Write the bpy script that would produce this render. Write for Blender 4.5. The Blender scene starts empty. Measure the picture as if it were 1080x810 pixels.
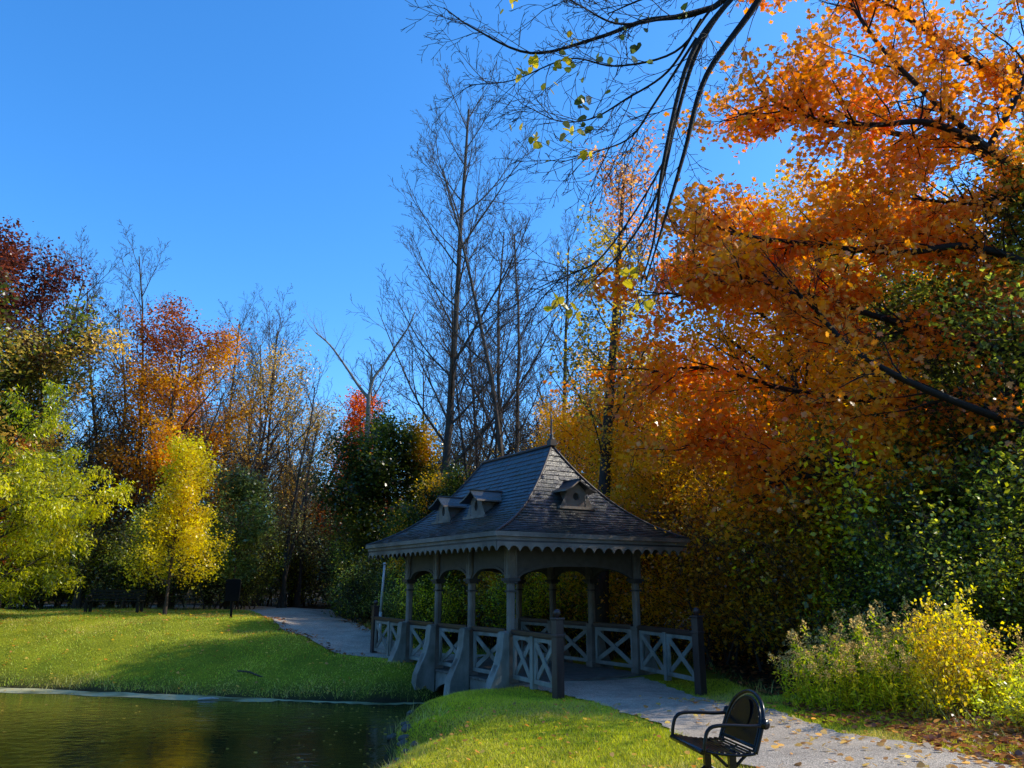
import bpy, math, random
import numpy as np
from mathutils import Vector, Matrix

R = math.radians
scene = bpy.context.scene
COL = scene.collection
SUN_AZ, SUN_EL = 79.0, 38.5
WATER = -1.0

# ------------------------------------------------------------------ camera
cam_data = bpy.data.cameras.new('camera')
cam = bpy.data.objects.new('camera', cam_data)
COL.objects.link(cam)
PITCH = math.atan((617 - 405) / 816.0)
cam.location = (0, 0, 1.6)
cam.rotation_euler = (math.pi / 2 + PITCH, 0, 0)
cam_data.sensor_fit = 'HORIZONTAL'
cam_data.sensor_width = 36.0
cam_data.lens = 36.0 * 816.0 / 1080.0
cam_data.clip_start = 0.05
cam_data.clip_end = 2000
scene.camera = cam

# ------------------------------------------------------------------ world and sun
world = bpy.data.worlds.new('World')
scene.world = world
world.use_nodes = True
nt = world.node_tree
nt.nodes.clear()
sky = nt.nodes.new('ShaderNodeTexSky')
sky.sky_type = 'NISHITA'
sky.sun_disc = False
sky.sun_elevation = R(SUN_EL)
sky.sun_rotation = R(SUN_AZ)
sky.altitude = 250
sky.air_density = 1.0
sky.dust_density = 0.8
sky.ozone_density = 2.2
hsv = nt.nodes.new('ShaderNodeHueSaturation')
hsv.inputs['Saturation'].default_value = 1.15
hsv.inputs['Value'].default_value = 1.0
tint = nt.nodes.new('ShaderNodeMixRGB'); tint.blend_type = 'MULTIPLY'; tint.inputs[0].default_value = 1
tint.inputs[2].default_value = (1.30, 1.72, 2.15, 1)
bg = nt.nodes.new('ShaderNodeBackground')
bg.inputs['Strength'].default_value = 0.15
wo = nt.nodes.new('ShaderNodeOutputWorld')
nt.links.new(sky.outputs[0], tint.inputs[1])
nt.links.new(tint.outputs[0], hsv.inputs['Color'])
nt.links.new(hsv.outputs[0], bg.inputs['Color'])
nt.links.new(bg.outputs[0], wo.inputs['Surface'])

sd = bpy.data.lights.new('sun', 'SUN')
sd.energy = 5.0
sd.angle = R(0.55)
sd.color = (1.0, 0.91, 0.74)
so = bpy.data.objects.new('sun', sd)
COL.objects.link(so)
SUNV = Vector((math.sin(R(SUN_AZ)) * math.cos(R(SUN_EL)), math.cos(R(SUN_AZ)) * math.cos(R(SUN_EL)), math.sin(R(SUN_EL))))
so.rotation_euler = SUNV.to_track_quat('Z', 'Y').to_euler()
so.location = SUNV * 60

scene.view_settings.view_transform = 'Standard'
scene.view_settings.look = 'None'
scene.view_settings.exposure = 0
scene.view_settings.gamma = 1.0
cy = scene.cycles
cy.use_denoising = True
cy.max_bounces = 6
cy.diffuse_bounces = 3
cy.glossy_bounces = 3
cy.transmission_bounces = 4
cy.sample_clamp_indirect = 4.0
cy.use_adaptive_sampling = True

# ------------------------------------------------------------------ tagging
def tag(o, label=None, cat=None, group=None, kind=None):
    if label: o['label'] = label
    if cat: o['category'] = cat
    if group: o['group'] = group
    if kind: o['kind'] = kind
    return o

def empty(name, loc, rz=0.0, label=None, cat=None, group=None, scale=1.0):
    o = bpy.data.objects.new(name, None)
    o.empty_display_size = 0.3
    COL.objects.link(o)
    o.location = loc
    o.rotation_euler = (0, 0, rz)
    o.scale = (scale, scale, scale) if not hasattr(scale, '__len__') else scale
    return tag(o, label, cat, group)

def link(name, me, parent=None):
    o = bpy.data.objects.new(name, me)
    COL.objects.link(o)
    if parent is not None:
        o.parent = parent
    return o

# ------------------------------------------------------------------ materials
def new_mat(name):
    m = bpy.data.materials.new(name)
    m.use_nodes = True
    n = m.node_tree
    n.nodes.clear()
    return m, n, n.nodes, n.links

def surf_mat(name, c1, c2, rough=0.7, scale=8.0, detail=6.0, bump=0.0, bscale=None, metallic=0.0, stretch=(1, 1, 1), c3=None, s3=1.2, spec=0.5):
    """two-tone noise surface with optional large-scale stain and bump"""
    m, n, N, Lk = new_mat(name)
    tc = N.new('ShaderNodeTexCoord')
    mp = N.new('ShaderNodeMapping'); mp.inputs['Scale'].default_value = stretch
    Lk.new(tc.outputs['Object'], mp.inputs['Vector'])
    no = N.new('ShaderNodeTexNoise'); no.inputs['Scale'].default_value = scale; no.inputs['Detail'].default_value = detail
    no.inputs['Roughness'].default_value = 0.65
    Lk.new(mp.outputs[0], no.inputs['Vector'])
    rp = N.new('ShaderNodeValToRGB')
    rp.color_ramp.elements[0].position = 0.32; rp.color_ramp.elements[0].color = (*c1, 1)
    rp.color_ramp.elements[1].position = 0.68; rp.color_ramp.elements[1].color = (*c2, 1)
    Lk.new(no.outputs['Fac'], rp.inputs[0])
    col = rp.outputs[0]
    if c3 is not None:
        n3 = N.new('ShaderNodeTexNoise'); n3.inputs['Scale'].default_value = s3; n3.inputs['Detail'].default_value = 4
        Lk.new(tc.outputs['Object'], n3.inputs['Vector'])
        r3 = N.new('ShaderNodeValToRGB'); r3.color_ramp.elements[0].position = 0.45; r3.color_ramp.elements[1].position = 0.65
        Lk.new(n3.outputs['Fac'], r3.inputs[0])
        mx = N.new('ShaderNodeMixRGB'); mx.inputs[2].default_value = (*c3, 1)
        Lk.new(r3.outputs[0], mx.inputs[0]); Lk.new(col, mx.inputs[1]); col = mx.outputs[0]
    b = N.new('ShaderNodeBsdfPrincipled')
    b.inputs['Roughness'].default_value = rough
    b.inputs['Metallic'].default_value = metallic
    b.inputs['Specular IOR Level'].default_value = spec
    Lk.new(col, b.inputs['Base Color'])
    if bump > 0:
        nb = N.new('ShaderNodeTexNoise'); nb.inputs['Scale'].default_value = bscale or scale * 3; nb.inputs['Detail'].default_value = 5
        Lk.new(mp.outputs[0], nb.inputs['Vector'])
        bp = N.new('ShaderNodeBump'); bp.inputs['Strength'].default_value = bump; bp.inputs['Distance'].default_value = 0.02
        Lk.new(nb.outputs['Fac'], bp.inputs['Height']); Lk.new(bp.outputs[0], b.inputs['Normal'])
    o = N.new('ShaderNodeOutputMaterial')
    Lk.new(b.outputs[0], o.inputs['Surface'])
    return m

def leaf_mat(name, trans=0.45, gloss=0.04, rough=0.4):
    m, n, N, Lk = new_mat(name)
    at = N.new('ShaderNodeAttribute'); at.attribute_name = 'Col'
    df = N.new('ShaderNodeBsdfDiffuse'); tr = N.new('ShaderNodeBsdfTranslucent')
    hs = N.new('ShaderNodeHueSaturation'); hs.inputs['Saturation'].default_value = 1.06; hs.inputs['Value'].default_value = 1.42
    Lk.new(at.outputs['Color'], df.inputs['Color'])
    Lk.new(at.outputs['Color'], hs.inputs['Color'])
    Lk.new(hs.outputs[0], tr.inputs['Color'])
    mx = N.new('ShaderNodeMixShader'); mx.inputs[0].default_value = trans
    Lk.new(df.outputs[0], mx.inputs[1]); Lk.new(tr.outputs[0], mx.inputs[2])
    gl = N.new('ShaderNodeBsdfGlossy'); gl.inputs['Roughness'].default_value = rough
    m2 = N.new('ShaderNodeMixShader'); m2.inputs[0].default_value = gloss
    Lk.new(mx.outputs[0], m2.inputs[1]); Lk.new(gl.outputs[0], m2.inputs[2])
    o = N.new('ShaderNodeOutputMaterial'); Lk.new(m2.outputs[0], o.inputs['Surface'])
    return m

M = {}
M['leaf'] = leaf_mat('leaf', trans=.58, gloss=.05, rough=.32)
M['leaf_dull'] = leaf_mat('leaf_dull', trans=0.45, gloss=0.055, rough=0.3)
M['leaf_matte'] = leaf_mat('leaf_matte', trans=.5, gloss=.0)
M['grass'] = leaf_mat('grass_blade', trans=0.4, gloss=0.03, rough=0.5)
M['bark_grey'] = surf_mat('bark_grey', (.034, .025, .018), (.085, .066, .048), 0.9, 14, bump=.6, stretch=(1, 1, .25))
M['bark_dark'] = surf_mat('bark_dark', (.018, .014, .011), (.05, .04, .03), 0.9, 12, bump=.6, stretch=(1, 1, .25))
M['bark_brown'] = surf_mat('bark_brown', (.04, .028, .02), (.085, .06, .045), 0.9, 12, bump=.6, stretch=(1, 1, .25))
M['bark_black'] = surf_mat('bark_black', (.008, .006, .005), (.022, .017, .014), 0.9, 12, bump=.6)
M['spandrel'] = surf_mat('spandrel_board', (.075, .06, .05), (.11, .09, .075), 0.7, 6)
M['bark_pale'] = surf_mat('bark_pale', (.15, .135, .11), (.27, .245, .21), 0.85, 9, bump=.4, stretch=(1, 1, .3))
M['stem'] = surf_mat('stem', (.05, .055, .02), (.10, .09, .04), 0.8, 20)
M['paint_grey'] = surf_mat('paint_grey', (.20, .20, .18), (.30, .295, .265), 0.6, 6, bump=.15, stretch=(1, 1, .4), c3=(.12, .115, .095), s3=1.6)
M['paint_taupe'] = surf_mat('paint_taupe', (.18, .145, .12), (.26, .215, .18), 0.6, 5, bump=.25, c3=(.11, .09, .075), s3=1.1)
M['paint_dark'] = surf_mat('paint_dark', (.035, .028, .03), (.06, .048, .048), 0.55, 6)
M['paint_brown'] = surf_mat('paint_brown', (.035, .018, .016), (.06, .032, .028), 0.42, 7, bump=.1, stretch=(1, 1, .3))
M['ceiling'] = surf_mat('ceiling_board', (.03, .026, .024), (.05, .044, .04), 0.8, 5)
M['deck'] = surf_mat('deck_board', (.10, .085, .07), (.17, .15, .13), 0.75, 5, bump=.3)
M['shingle'] = surf_mat('shingle', (.009, .010, .014), (.062, .063, .072), 0.34, 7.5, 10, bump=.5, bscale=40, c3=(.03, .036, .03), s3=1.0)
M['iron'] = surf_mat('black_iron', (.004, .004, .005), (.008, .008, .009), 0.25, 20, spec=.35)
M['sign_black'] = surf_mat('sign_black', (.004, .004, .004), (.008, .008, .008), 0.8, 9, spec=.1)
M['pole_pale'] = surf_mat('pole_pale', (.38, .37, .35), (.5, .49, .46), 0.5, 10)
M['stone'] = surf_mat('stone', (.05, .047, .04), (.13, .12, .10), 0.9, 5, bump=.8, bscale=14)
M['bench_wood'] = surf_mat('bench_wood', (.02, .021, .018), (.04, .042, .036), 0.8, 9, spec=.2)

# ground
def ground_mat():
    m, n, N, Lk = new_mat('lawn_ground')
    tc = N.new('ShaderNodeTexCoord')
    at = N.new('ShaderNodeAttribute'); at.attribute_name = 'Col'
    n1 = N.new('ShaderNodeTexNoise'); n1.inputs['Scale'].default_value = 0.9; n1.inputs['Detail'].default_value = 8
    n2 = N.new('ShaderNodeTexNoise'); n2.inputs['Scale'].default_value = 22; n2.inputs['Detail'].default_value = 8; n2.inputs['Roughness'].default_value = .75
    Lk.new(tc.outputs['Object'], n1.inputs['Vector']); Lk.new(tc.outputs['Object'], n2.inputs['Vector'])
    r1 = N.new('ShaderNodeValToRGB')
    r1.color_ramp.elements[0].position = .35; r1.color_ramp.elements[0].color = (.75, .78, .7, 1)
    r1.color_ramp.elements[1].position = .68; r1.color_ramp.elements[1].color = (1.25, 1.15, 1.0, 1)
    r2 = N.new('ShaderNodeValToRGB')
    r2.color_ramp.elements[0].position = .33; r2.color_ramp.elements[0].color = (.35, .4, .35, 1)
    r2.color_ramp.elements[1].position = .66; r2.color_ramp.elements[1].color = (1.5, 1.45, 1.3, 1)
    Lk.new(n1.outputs['Fac'], r1.inputs[0]); Lk.new(n2.outputs['Fac'], r2.inputs[0])
    a = N.new('ShaderNodeMixRGB'); a.blend_type = 'MULTIPLY'; a.inputs[0].default_value = 1
    b2 = N.new('ShaderNodeMixRGB'); b2.blend_type = 'MULTIPLY'; b2.inputs[0].default_value = 1
    Lk.new(at.outputs['Color'], a.inputs[1]); Lk.new(r1.outputs[0], a.inputs[2])
    Lk.new(a.outputs[0], b2.inputs[1]); Lk.new(r2.outputs[0], b2.inputs[2])
    p = N.new('ShaderNodeBsdfPrincipled'); p.inputs['Roughness'].default_value = .95
    p.inputs['Specular IOR Level'].default_value = .15
    Lk.new(b2.outputs[0], p.inputs['Base Color'])
    bp = N.new('ShaderNodeBump'); bp.inputs['Strength'].default_value = .9; bp.inputs['Distance'].default_value = .05
    Lk.new(n2.outputs['Fac'], bp.inputs['Height']); Lk.new(bp.outputs[0], p.inputs['Normal'])
    o = N.new('ShaderNodeOutputMaterial'); Lk.new(p.outputs[0], o.inputs['Surface'])
    return m
M['ground'] = ground_mat()

def path_mat():
    m, n, N, Lk = new_mat('path_asphalt')
    tc = N.new('ShaderNodeTexCoord')
    v = N.new('ShaderNodeTexVoronoi'); v.inputs['Scale'].default_value = 85
    Lk.new(tc.outputs['Object'], v.inputs['Vector'])
    hs = N.new('ShaderNodeSeparateColor'); Lk.new(v.outputs['Color'], hs.inputs[0])
    n1 = N.new('ShaderNodeTexNoise'); n1.inputs['Scale'].default_value = 1.4; n1.inputs['Detail'].default_value = 9; n1.inputs['Roughness'].default_value = .7
    Lk.new(tc.outputs['Object'], n1.inputs['Vector'])
    r = N.new('ShaderNodeValToRGB')
    r.color_ramp.elements[0].position = .0; r.color_ramp.elements[0].color = (.25, .225, .19, 1)
    r.color_ramp.elements[1].position = 1; r.color_ramp.elements[1].color = (.66, .59, .50, 1)
    Lk.new(hs.outputs[0], r.inputs[0])
    r1 = N.new('ShaderNodeValToRGB')
    r1.color_ramp.elements[0].position = .3; r1.color_ramp.elements[0].color = (.62, .57, .52, 1)
    r1.color_ramp.elements[1].position = .7; r1.color_ramp.elements[1].color = (1.18, 1.10, 1.0, 1)
    Lk.new(n1.outputs['Fac'], r1.inputs[0])
    mx = N.new('ShaderNodeMixRGB'); mx.blend_type = 'MULTIPLY'; mx.inputs[0].default_value = 1
    Lk.new(r.outputs[0], mx.inputs[1]); Lk.new(r1.outputs[0], mx.inputs[2])
    p = N.new('ShaderNodeBsdfPrincipled'); p.inputs['Roughness'].default_value = .85; p.inputs['Specular IOR Level'].default_value = .25
    Lk.new(mx.outputs[0], p.inputs['Base Color'])
    bp = N.new('ShaderNodeBump'); bp.inputs['Strength'].default_value = .6; bp.inputs['Distance'].default_value = .012
    Lk.new(v.outputs['Distance'], bp.inputs['Height']); Lk.new(bp.outputs[0], p.inputs['Normal'])
    o = N.new('ShaderNodeOutputMaterial'); Lk.new(p.outputs[0], o.inputs['Surface'])
    return m
M['path'] = path_mat()

def water_mat():
    m, n, N, Lk = new_mat('pond_water')
    tc = N.new('ShaderNodeTexCoord')
    mp = N.new('ShaderNodeMapping'); mp.inputs['Scale'].default_value = (1.0, 1.6, 1)
    mp.inputs['Rotation'].default_value = (0, 0, R(12))
    Lk.new(tc.outputs['Object'], mp.inputs['Vector'])
    n1 = N.new('ShaderNodeTexNoise'); n1.inputs['Scale'].default_value = 3.4; n1.inputs['Detail'].default_value = 5; n1.inputs['Distortion'].default_value = .6
    n2 = N.new('ShaderNodeTexNoise'); n2.inputs['Scale'].default_value = .22; n2.inputs['Detail'].default_value = 3
    Lk.new(mp.outputs[0], n1.inputs['Vector']); Lk.new(tc.outputs['Object'], n2.inputs['Vector'])
    rr = N.new('ShaderNodeValToRGB'); rr.color_ramp.elements[0].position = .38; rr.color_ramp.elements[1].position = .62
    rr.color_ramp.elements[0].color = (.25, .25, .25, 1)
    Lk.new(n2.outputs['Fac'], rr.inputs[0])
    mu = N.new('ShaderNodeMath'); mu.operation = 'MULTIPLY'
    Lk.new(n1.outputs['Fac'], mu.inputs[0]); Lk.new(rr.outputs[0], mu.inputs[1])
    bp = N.new('ShaderNodeBump'); bp.inputs['Strength'].default_value = .40; bp.inputs['Distance'].default_value = .04
    Lk.new(mu.outputs[0], bp.inputs['Height'])
    p = N.new('ShaderNodeBsdfPrincipled')
    p.inputs['Base Color'].default_value = (.035, .032, .008, 1)
    p.inputs['Roughness'].default_value = .04
    p.inputs['IOR'].default_value = 1.33
    Lk.new(bp.outputs[0], p.inputs['Normal'])
    o = N.new('ShaderNodeOutputMaterial'); Lk.new(p.outputs[0], o.inputs['Surface'])
    return m
M['water'] = water_mat()
M['algae'] = surf_mat('algae', (.28, .27, .14), (.52, .48, .28), .9, 6, 8, stretch=(.5, 2, 1), c3=(.09, .10, .035), s3=.9, spec=.05)

# ------------------------------------------------------------------ mesh tools
def fast_mesh(name, V, k, F, mat, col=None, smooth=False):
    """V (n,3), F flat index array of k-gons"""
    V = np.ascontiguousarray(V, dtype=np.float32).reshape(-1, 3)
    F = np.ascontiguousarray(F, dtype=np.int32).ravel()
    nf = len(F) // k
    me = bpy.data.meshes.new(name)
    me.vertices.add(len(V)); me.vertices.foreach_set('co', V.ravel())
    me.loops.add(len(F)); me.loops.foreach_set('vertex_index', F)
    me.polygons.add(nf)
    me.polygons.foreach_set('loop_start', np.arange(nf, dtype=np.int32) * k)
    me.polygons.foreach_set('loop_total', np.full(nf, k, dtype=np.int32))
    me.update(calc_edges=True)
    if smooth:
        me.polygons.foreach_set('use_smooth', np.ones(nf, dtype=bool))
    if col is not None:
        a = me.color_attributes.new('Col', 'FLOAT_COLOR', 'POINT')
        c = np.ones((len(V), 4), dtype=np.float32); c[:, :3] = col
        a.data.foreach_set('color', c.ravel())
    me.materials.append(mat)
    return me

class MB:
    """collects prisms, boxes, bars and tubes for one mesh object"""
    def __init__(s): s.v = []; s.f = []; s.mi = []; s.sm = []
    def add(s, vs, fs, mi=0, smooth=False):
        b = len(s.v); s.v += [tuple(v) for v in vs]
        for f in fs: s.f.append([b + i for i in f]); s.mi.append(mi); s.sm.append(smooth)
    def box(s, c, d, rz=0, mi=0, rot=None):
        hx, hy, hz = d[0] / 2, d[1] / 2, d[2] / 2
        Mx = (rot or Matrix.Rotation(rz, 3, 'Z'))
        vs = [Vector(c) + Mx @ Vector((x * hx, y * hy, z * hz)) for x, y, z in
              [(-1,-1,-1),(1,-1,-1),(1,1,-1),(-1,1,-1),(-1,-1,1),(1,-1,1),(1,1,1),(-1,1,1)]]
        s.add(vs, [(0,3,2,1),(4,5,6,7),(0,1,5,4),(1,2,6,5),(2,3,7,6),(3,0,4,7)], mi)
    def bar(s, p, q, w, h, mi=0, upv=(0, 0, 1)):
        """board from p to q, width w across, height h"""
        p = Vector(p); q = Vector(q); d = (q - p); L = d.length; d.normalize()
        u = Vector(upv); sd = d.cross(u)
        if sd.length < 1e-4: sd = Vector((1, 0, 0))
        sd.normalize(); up = sd.cross(d)
        vs = []
        for e in (p, q):
            for a, b in ((-1, -1), (1, -1), (1, 1), (-1, 1)):
                vs.append(e + sd * (a * w / 2) + up * (b * h / 2))
        s.add(vs, [(0,1,2,3),(7,6,5,4),(0,4,5,1),(1,5,6,2),(2,6,7,3),(3,7,4,0)], mi)
    def tube(s, pts, r, n=10, mi=0, cap=True):
        pts = [Vector(p) for p in pts]
        if not hasattr(r, '__len__'): r = [r] * len(pts)
        vs = []; fs = []
        ref = None
        for i, p in enumerate(pts):
            t = (pts[min(i + 1, len(pts) - 1)] - pts[max(i - 1, 0)]).normalized()
            if ref is None:
                ref = t.cross(Vector((0, 0, 1)) if abs(t.z) < .9 else Vector((1, 0, 0))).normalized()
            ref = (ref - t * ref.dot(t)).normalized(); b = t.cross(ref)
            for k in range(n):
                a = 2 * math.pi * k / n
                vs.append(p + (ref * math.cos(a) + b * math.sin(a)) * r[i])
        for i in range(len(pts) - 1):
            for k in range(n):
                fs.append((i * n + k, i * n + (k + 1) % n, (i + 1) * n + (k + 1) % n, (i + 1) * n + k))
        if cap:
            fs.append(tuple(range(n - 1, -1, -1))); fs.append(tuple(range((len(pts) - 1) * n, len(pts) * n)))
        s.add(vs, fs, mi, True)
    def lathe(s, c, prof, n=14, mi=0):
        s.tube([(c[0], c[1], c[2] + z) for r, z in prof], [r for r, z in prof], n, mi)
    def prism(s, poly, o, ax, ay, an, th, mi=0):
        """2D polygon in plane (ax, ay) from origin o, extruded th along an (centred)"""
        o = Vector(o); ax = Vector(ax); ay = Vector(ay); an = Vector(an); n = len(poly)
        vs = [o + ax * x + ay * y + an * (th / 2) for x, y in poly] + [o + ax * x + ay * y - an * (th / 2) for x, y in poly]
        fs = [tuple(range(n)), tuple(range(2 * n - 1, n - 1, -1))]
        fs += [(i, (i + n), (i + 1) % n + n, (i + 1) % n) for i in range(n)]
        s.add(vs, fs, mi)
    def strip(s, top, bot, an, th, mi=0):
        """solid board between two matching polylines"""
        an = Vector(an) * (th / 2); n = len(top)
        vs = [Vector(p) + an for p in top] + [Vector(p) + an for p in bot] + [Vector(p) - an for p in top] + [Vector(p) - an for p in bot]
        fs = []
        for i in range(n - 1):
            fs += [(i, i + n, i + n + 1, i + 1), (2 * n + i, 2 * n + i + 1, 3 * n + i + 1, 3 * n + i),
                   (i, i + 1, 2 * n + i + 1, 2 * n + i), (n + i, 3 * n + i, 3 * n + i + 1, n + i + 1)]
        fs += [(0, 2 * n, 3 * n, n), (n - 1, 2 * n - 1, 4 * n - 1, 3 * n - 1)]
        s.add(vs, fs, mi)
    def build(s, name, mats, parent=None, bevel=0.0):
        me = bpy.data.meshes.new(name)
        me.from_pydata(s.v, [], s.f)
        me.polygons.foreach_set('material_index', s.mi)
        me.polygons.foreach_set('use_smooth', s.sm)
        for m in (mats if isinstance(mats, (list, tuple)) else [mats]): me.materials.append(m)
        me.update()
        o = link(name, me, parent)
        if bevel:
            b = o.modifiers.new('bevel', 'BEVEL'); b.width = bevel; b.segments = 2; b.limit_method = 'ANGLE'; b.angle_limit = R(40)
        return o

def snoise(P, seed, scale=1.0):
    """smooth pseudo-noise in -1..1 from summed sines"""
    r = np.random.default_rng(seed)
    out = np.zeros(len(P))
    for i in range(7):
        k = r.normal(size=3); k /= np.linalg.norm(k); k *= (1.0 + 0.55 * i) / scale
        out += np.sin(P @ k + r.uniform(0, 6.28)) / (1 + .35 * i)
    return np.clip(out / 2.4, -1, 1)

# ------------------------------------------------------------------ terrain
POND = [(-1.82, 12.4), (-2.25, 15.4), (-1.75, 17.0), (-.2, 18.3), (1.4, 20.0), (.6, 21.2), (-1.2, 19.9), (-1.9, 18.9), (-3.4, 19.0), (-5.4, 19.4), (-9.2, 20.5),
        (-13.4, 21.6), (-19, 22.6), (-28, 24.5), (-50, 26), (-60, 10), (-60, -20), (-5, -20), (-4.2, -4), (-3.6, 2), (-2.8, 6), (-2.0, 9.5)]
PP = np.array(POND)
CTRL = np.array([(0,0,0),(1.5,6,0),(4,7.5,.02),(2,11,-.2),(3.8,11.5,-.15),(.6,13,-.38),(1.06,15.4,-.42),(0,12,-.35),(1.5,17.2,-.37),(3.7,16,-.47),(5,15,-.3),(6.2,12,-.05),
    (8,10,.12),(12,12,.35),(10,20,.2),(4,20,-.4),(-1.3,22.7,-.38),(1.2,24,-.4),(-3.8,22.8,-.28),(-6.4,26,.08),(-9.8,28,.5),(-12.7,30,.47),(-15,30,.62),(-11,35,.55),(-14,44,.42),
    (-12,53,.45),(-25,31,.65),(-40,40,.9),(-5,35,.2),(5,30,.1),(20,30,.7),(0,60,1.2),(-40,80,3),(40,80,3),(-1.2,9,-.3),(5.5,6,.06),(9,4,.1),(-20,29,.55),(0,-8,0),(12,-5,.2),(-8,24.5,.15),(-16,44,.5)])

def base_h(x, y):
    x = np.asarray(x, float); y = np.asarray(y, float)
    num = np.zeros_like(x); den = np.zeros_like(x)
    for cx, cyy, cz in CTRL:
        w = 1.0 / ((x - cx) ** 2 + (y - cyy) ** 2 + 1.2) ** 1.8
        num += w * cz; den += w
    return num / den

def pond_sd(x, y):
    """signed distance, negative inside the pond"""
    x = np.asarray(x, float); y = np.asarray(y, float)
    d = np.full(x.shape, 1e9); ins = np.zeros(x.shape, bool)
    n = len(PP)
    for i in range(n):
        ax, ay = PP[i]; bx, by = PP[(i + 1) % n]
        ex, ey = bx - ax, by - ay
        t = np.clip(((x - ax) * ex + (y - ay) * ey) / (ex * ex + ey * ey), 0, 1)
        d = np.minimum(d, np.hypot(x - ax - t * ex, y - ay - t * ey))
        c = ((ay > y) != (by > y)) & (x < ex * (y - ay) / (ey if ey else 1e-9) + ax)
        ins ^= c
    return np.where(ins, -d, d)

def height(x, y):
    x = np.asarray(x, float); y = np.asarray(y, float)
    b = base_h(x, y)
    far = np.hypot(x, y - 20)
    b = b + np.clip((far - 60) / 100, 0, 1) ** 1.2 * 6
    b = b + .05 * np.sin(x * .7 + 1.3) * np.sin(y * .55 + .4) + .02 * np.sin(x * 1.9 + y * 1.1)
    s = pond_sd(x, y)
    s = s + .10 * np.sin(x * 2.3 + y * 1.1) * np.sin(y * 1.7 - x * .6) + .05 * np.sin(x * 6 + y * 4)
    w = np.where((x < -3.3) & (y > 17.5), np.clip(2.2 + (-x - 3.3) * .8, 2.2, 6.0), 1.5)
    t = np.clip(s / w, 0, 1)
    out = WATER + (b - WATER) * (1 - (1 - t) ** 1.9)
    out = np.where(s < 0, WATER + np.maximum(s * .5, -.8), out)
    return out
def hz(x, y): return float(height(np.array([x]), np.array([y]))[0])

def axis(lo, hi, a, b, step):
    mid = np.arange(a, b + 1e-6, step)
    def ext(start, end):
        out = []; p = start; s = step
        while (p < end):
            s *= 1.25; p += s; out.append(p)
        return out
    right = ext(b, hi); left = [-v for v in ext(-a, -lo)][::-1]
    return np.array(left + list(mid) + right)

XS = axis(-500, 500, -26, 9, .22); YS = axis(-120, 700, 4, 36, .22)
GX, GY = np.meshgrid(XS, YS)
GZ = height(GX.ravel(), GY.ravel()).reshape(GX.shape)
nx, ny = len(XS), len(YS)
ii = (np.arange(ny - 1)[:, None] * nx + np.arange(nx - 1)[None, :]).ravel()
F = np.stack([ii, ii + 1, ii + 1 + nx, ii + nx], 1)
V = np.stack([GX.ravel(), GY.ravel(), GZ.ravel()], 1)
sdv = pond_sd(V[:, 0], V[:, 1])
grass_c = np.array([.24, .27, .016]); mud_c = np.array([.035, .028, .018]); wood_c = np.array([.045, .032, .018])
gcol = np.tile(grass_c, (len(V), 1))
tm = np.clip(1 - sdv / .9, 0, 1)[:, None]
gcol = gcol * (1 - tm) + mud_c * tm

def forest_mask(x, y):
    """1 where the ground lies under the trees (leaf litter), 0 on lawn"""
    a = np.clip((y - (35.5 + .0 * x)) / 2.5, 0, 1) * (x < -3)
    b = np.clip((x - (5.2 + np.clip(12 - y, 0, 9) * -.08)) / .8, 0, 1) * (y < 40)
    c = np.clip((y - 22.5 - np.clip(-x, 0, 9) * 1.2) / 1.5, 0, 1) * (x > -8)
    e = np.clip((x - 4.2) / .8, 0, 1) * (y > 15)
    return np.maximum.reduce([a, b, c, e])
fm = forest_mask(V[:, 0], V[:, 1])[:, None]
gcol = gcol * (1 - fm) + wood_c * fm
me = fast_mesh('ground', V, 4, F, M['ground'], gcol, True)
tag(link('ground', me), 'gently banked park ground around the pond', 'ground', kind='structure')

# pond water
wv = [(-62, -22), (8, -22), (8, 27), (-62, 27)]
me = fast_mesh('pond_water', np.array([(x, y, WATER) for x, y in wv]), 4, np.arange(4), M['water'])
tag(link('pond_water', me), 'dark rippled olive pond water', 'water', kind='structure')

# paths (ribbons draped over the ground)
def catmull(P, n):
    P = [np.array(p, float) for p in P]; out = []
    P = [2 * P[0] - P[1]] + P + [2 * P[-1] - P[-2]]
    for i in range(1, len(P) - 2):
        for k in range(n):
            t = k / n
            out.append(.5 * ((2 * P[i]) + (-P[i-1] + P[i+1]) * t + (2*P[i-1] - 5*P[i] + 4*P[i+1] - P[i+2]) * t * t + (-P[i-1] + 3*P[i] - 3*P[i+1] + P[i+2]) * t ** 3))
    out.append(P[-2])
    return np.array(out)

PATHS = []
def path(name, pts, label):
    C = catmull(pts, 30)
    c = C[:, :2]; w = C[:, 2]
    t = np.gradient(c, axis=0); t /= np.linalg.norm(t, axis=1)[:, None]
    nrm = np.stack([-t[:, 1], t[:, 0]], 1)
    cross = np.linspace(-.5, .5, 17)
    edge = .06 * np.sin(np.arange(len(c)) * .9) + .05 * np.sin(np.arange(len(c)) * .37 + 1)
    P = c[:, None, :] + nrm[:, None, :] * (cross[None, :, None] * (w + edge)[:, None, None])
    z = height(P[..., 0].ravel(), P[..., 1].ravel()) + .022
    V = np.concatenate([P.reshape(-1, 2), z[:, None]], 1)
    n, m = len(c), len(cross)
    ii = (np.arange(n - 1)[:, None] * m + np.arange(m - 1)[None, :]).ravel()
    F = np.stack([ii, ii + m, ii + m + 1, ii + 1], 1)
    me = fast_mesh(name, V, 4, F, M['path'], smooth=True)
    tag(link(name, me), label, 'path', kind='structure')
    PATHS.append((c, w))
path('path', [(1.45, 17.5, 3.0), (2.0, 16.2, 2.7), (2.5, 14.6, 2.35), (2.75, 12.6, 2.0), (2.95, 10.6, 1.85), (3.15, 8.6, 1.95), (3.5, 6.0, 2.3), (3.9, 2.5, 2.5), (4.1, -2, 2.6), (4.1, -10, 2.6)],
     'grey asphalt footpath leading from the gazebo past the bench')
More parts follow.
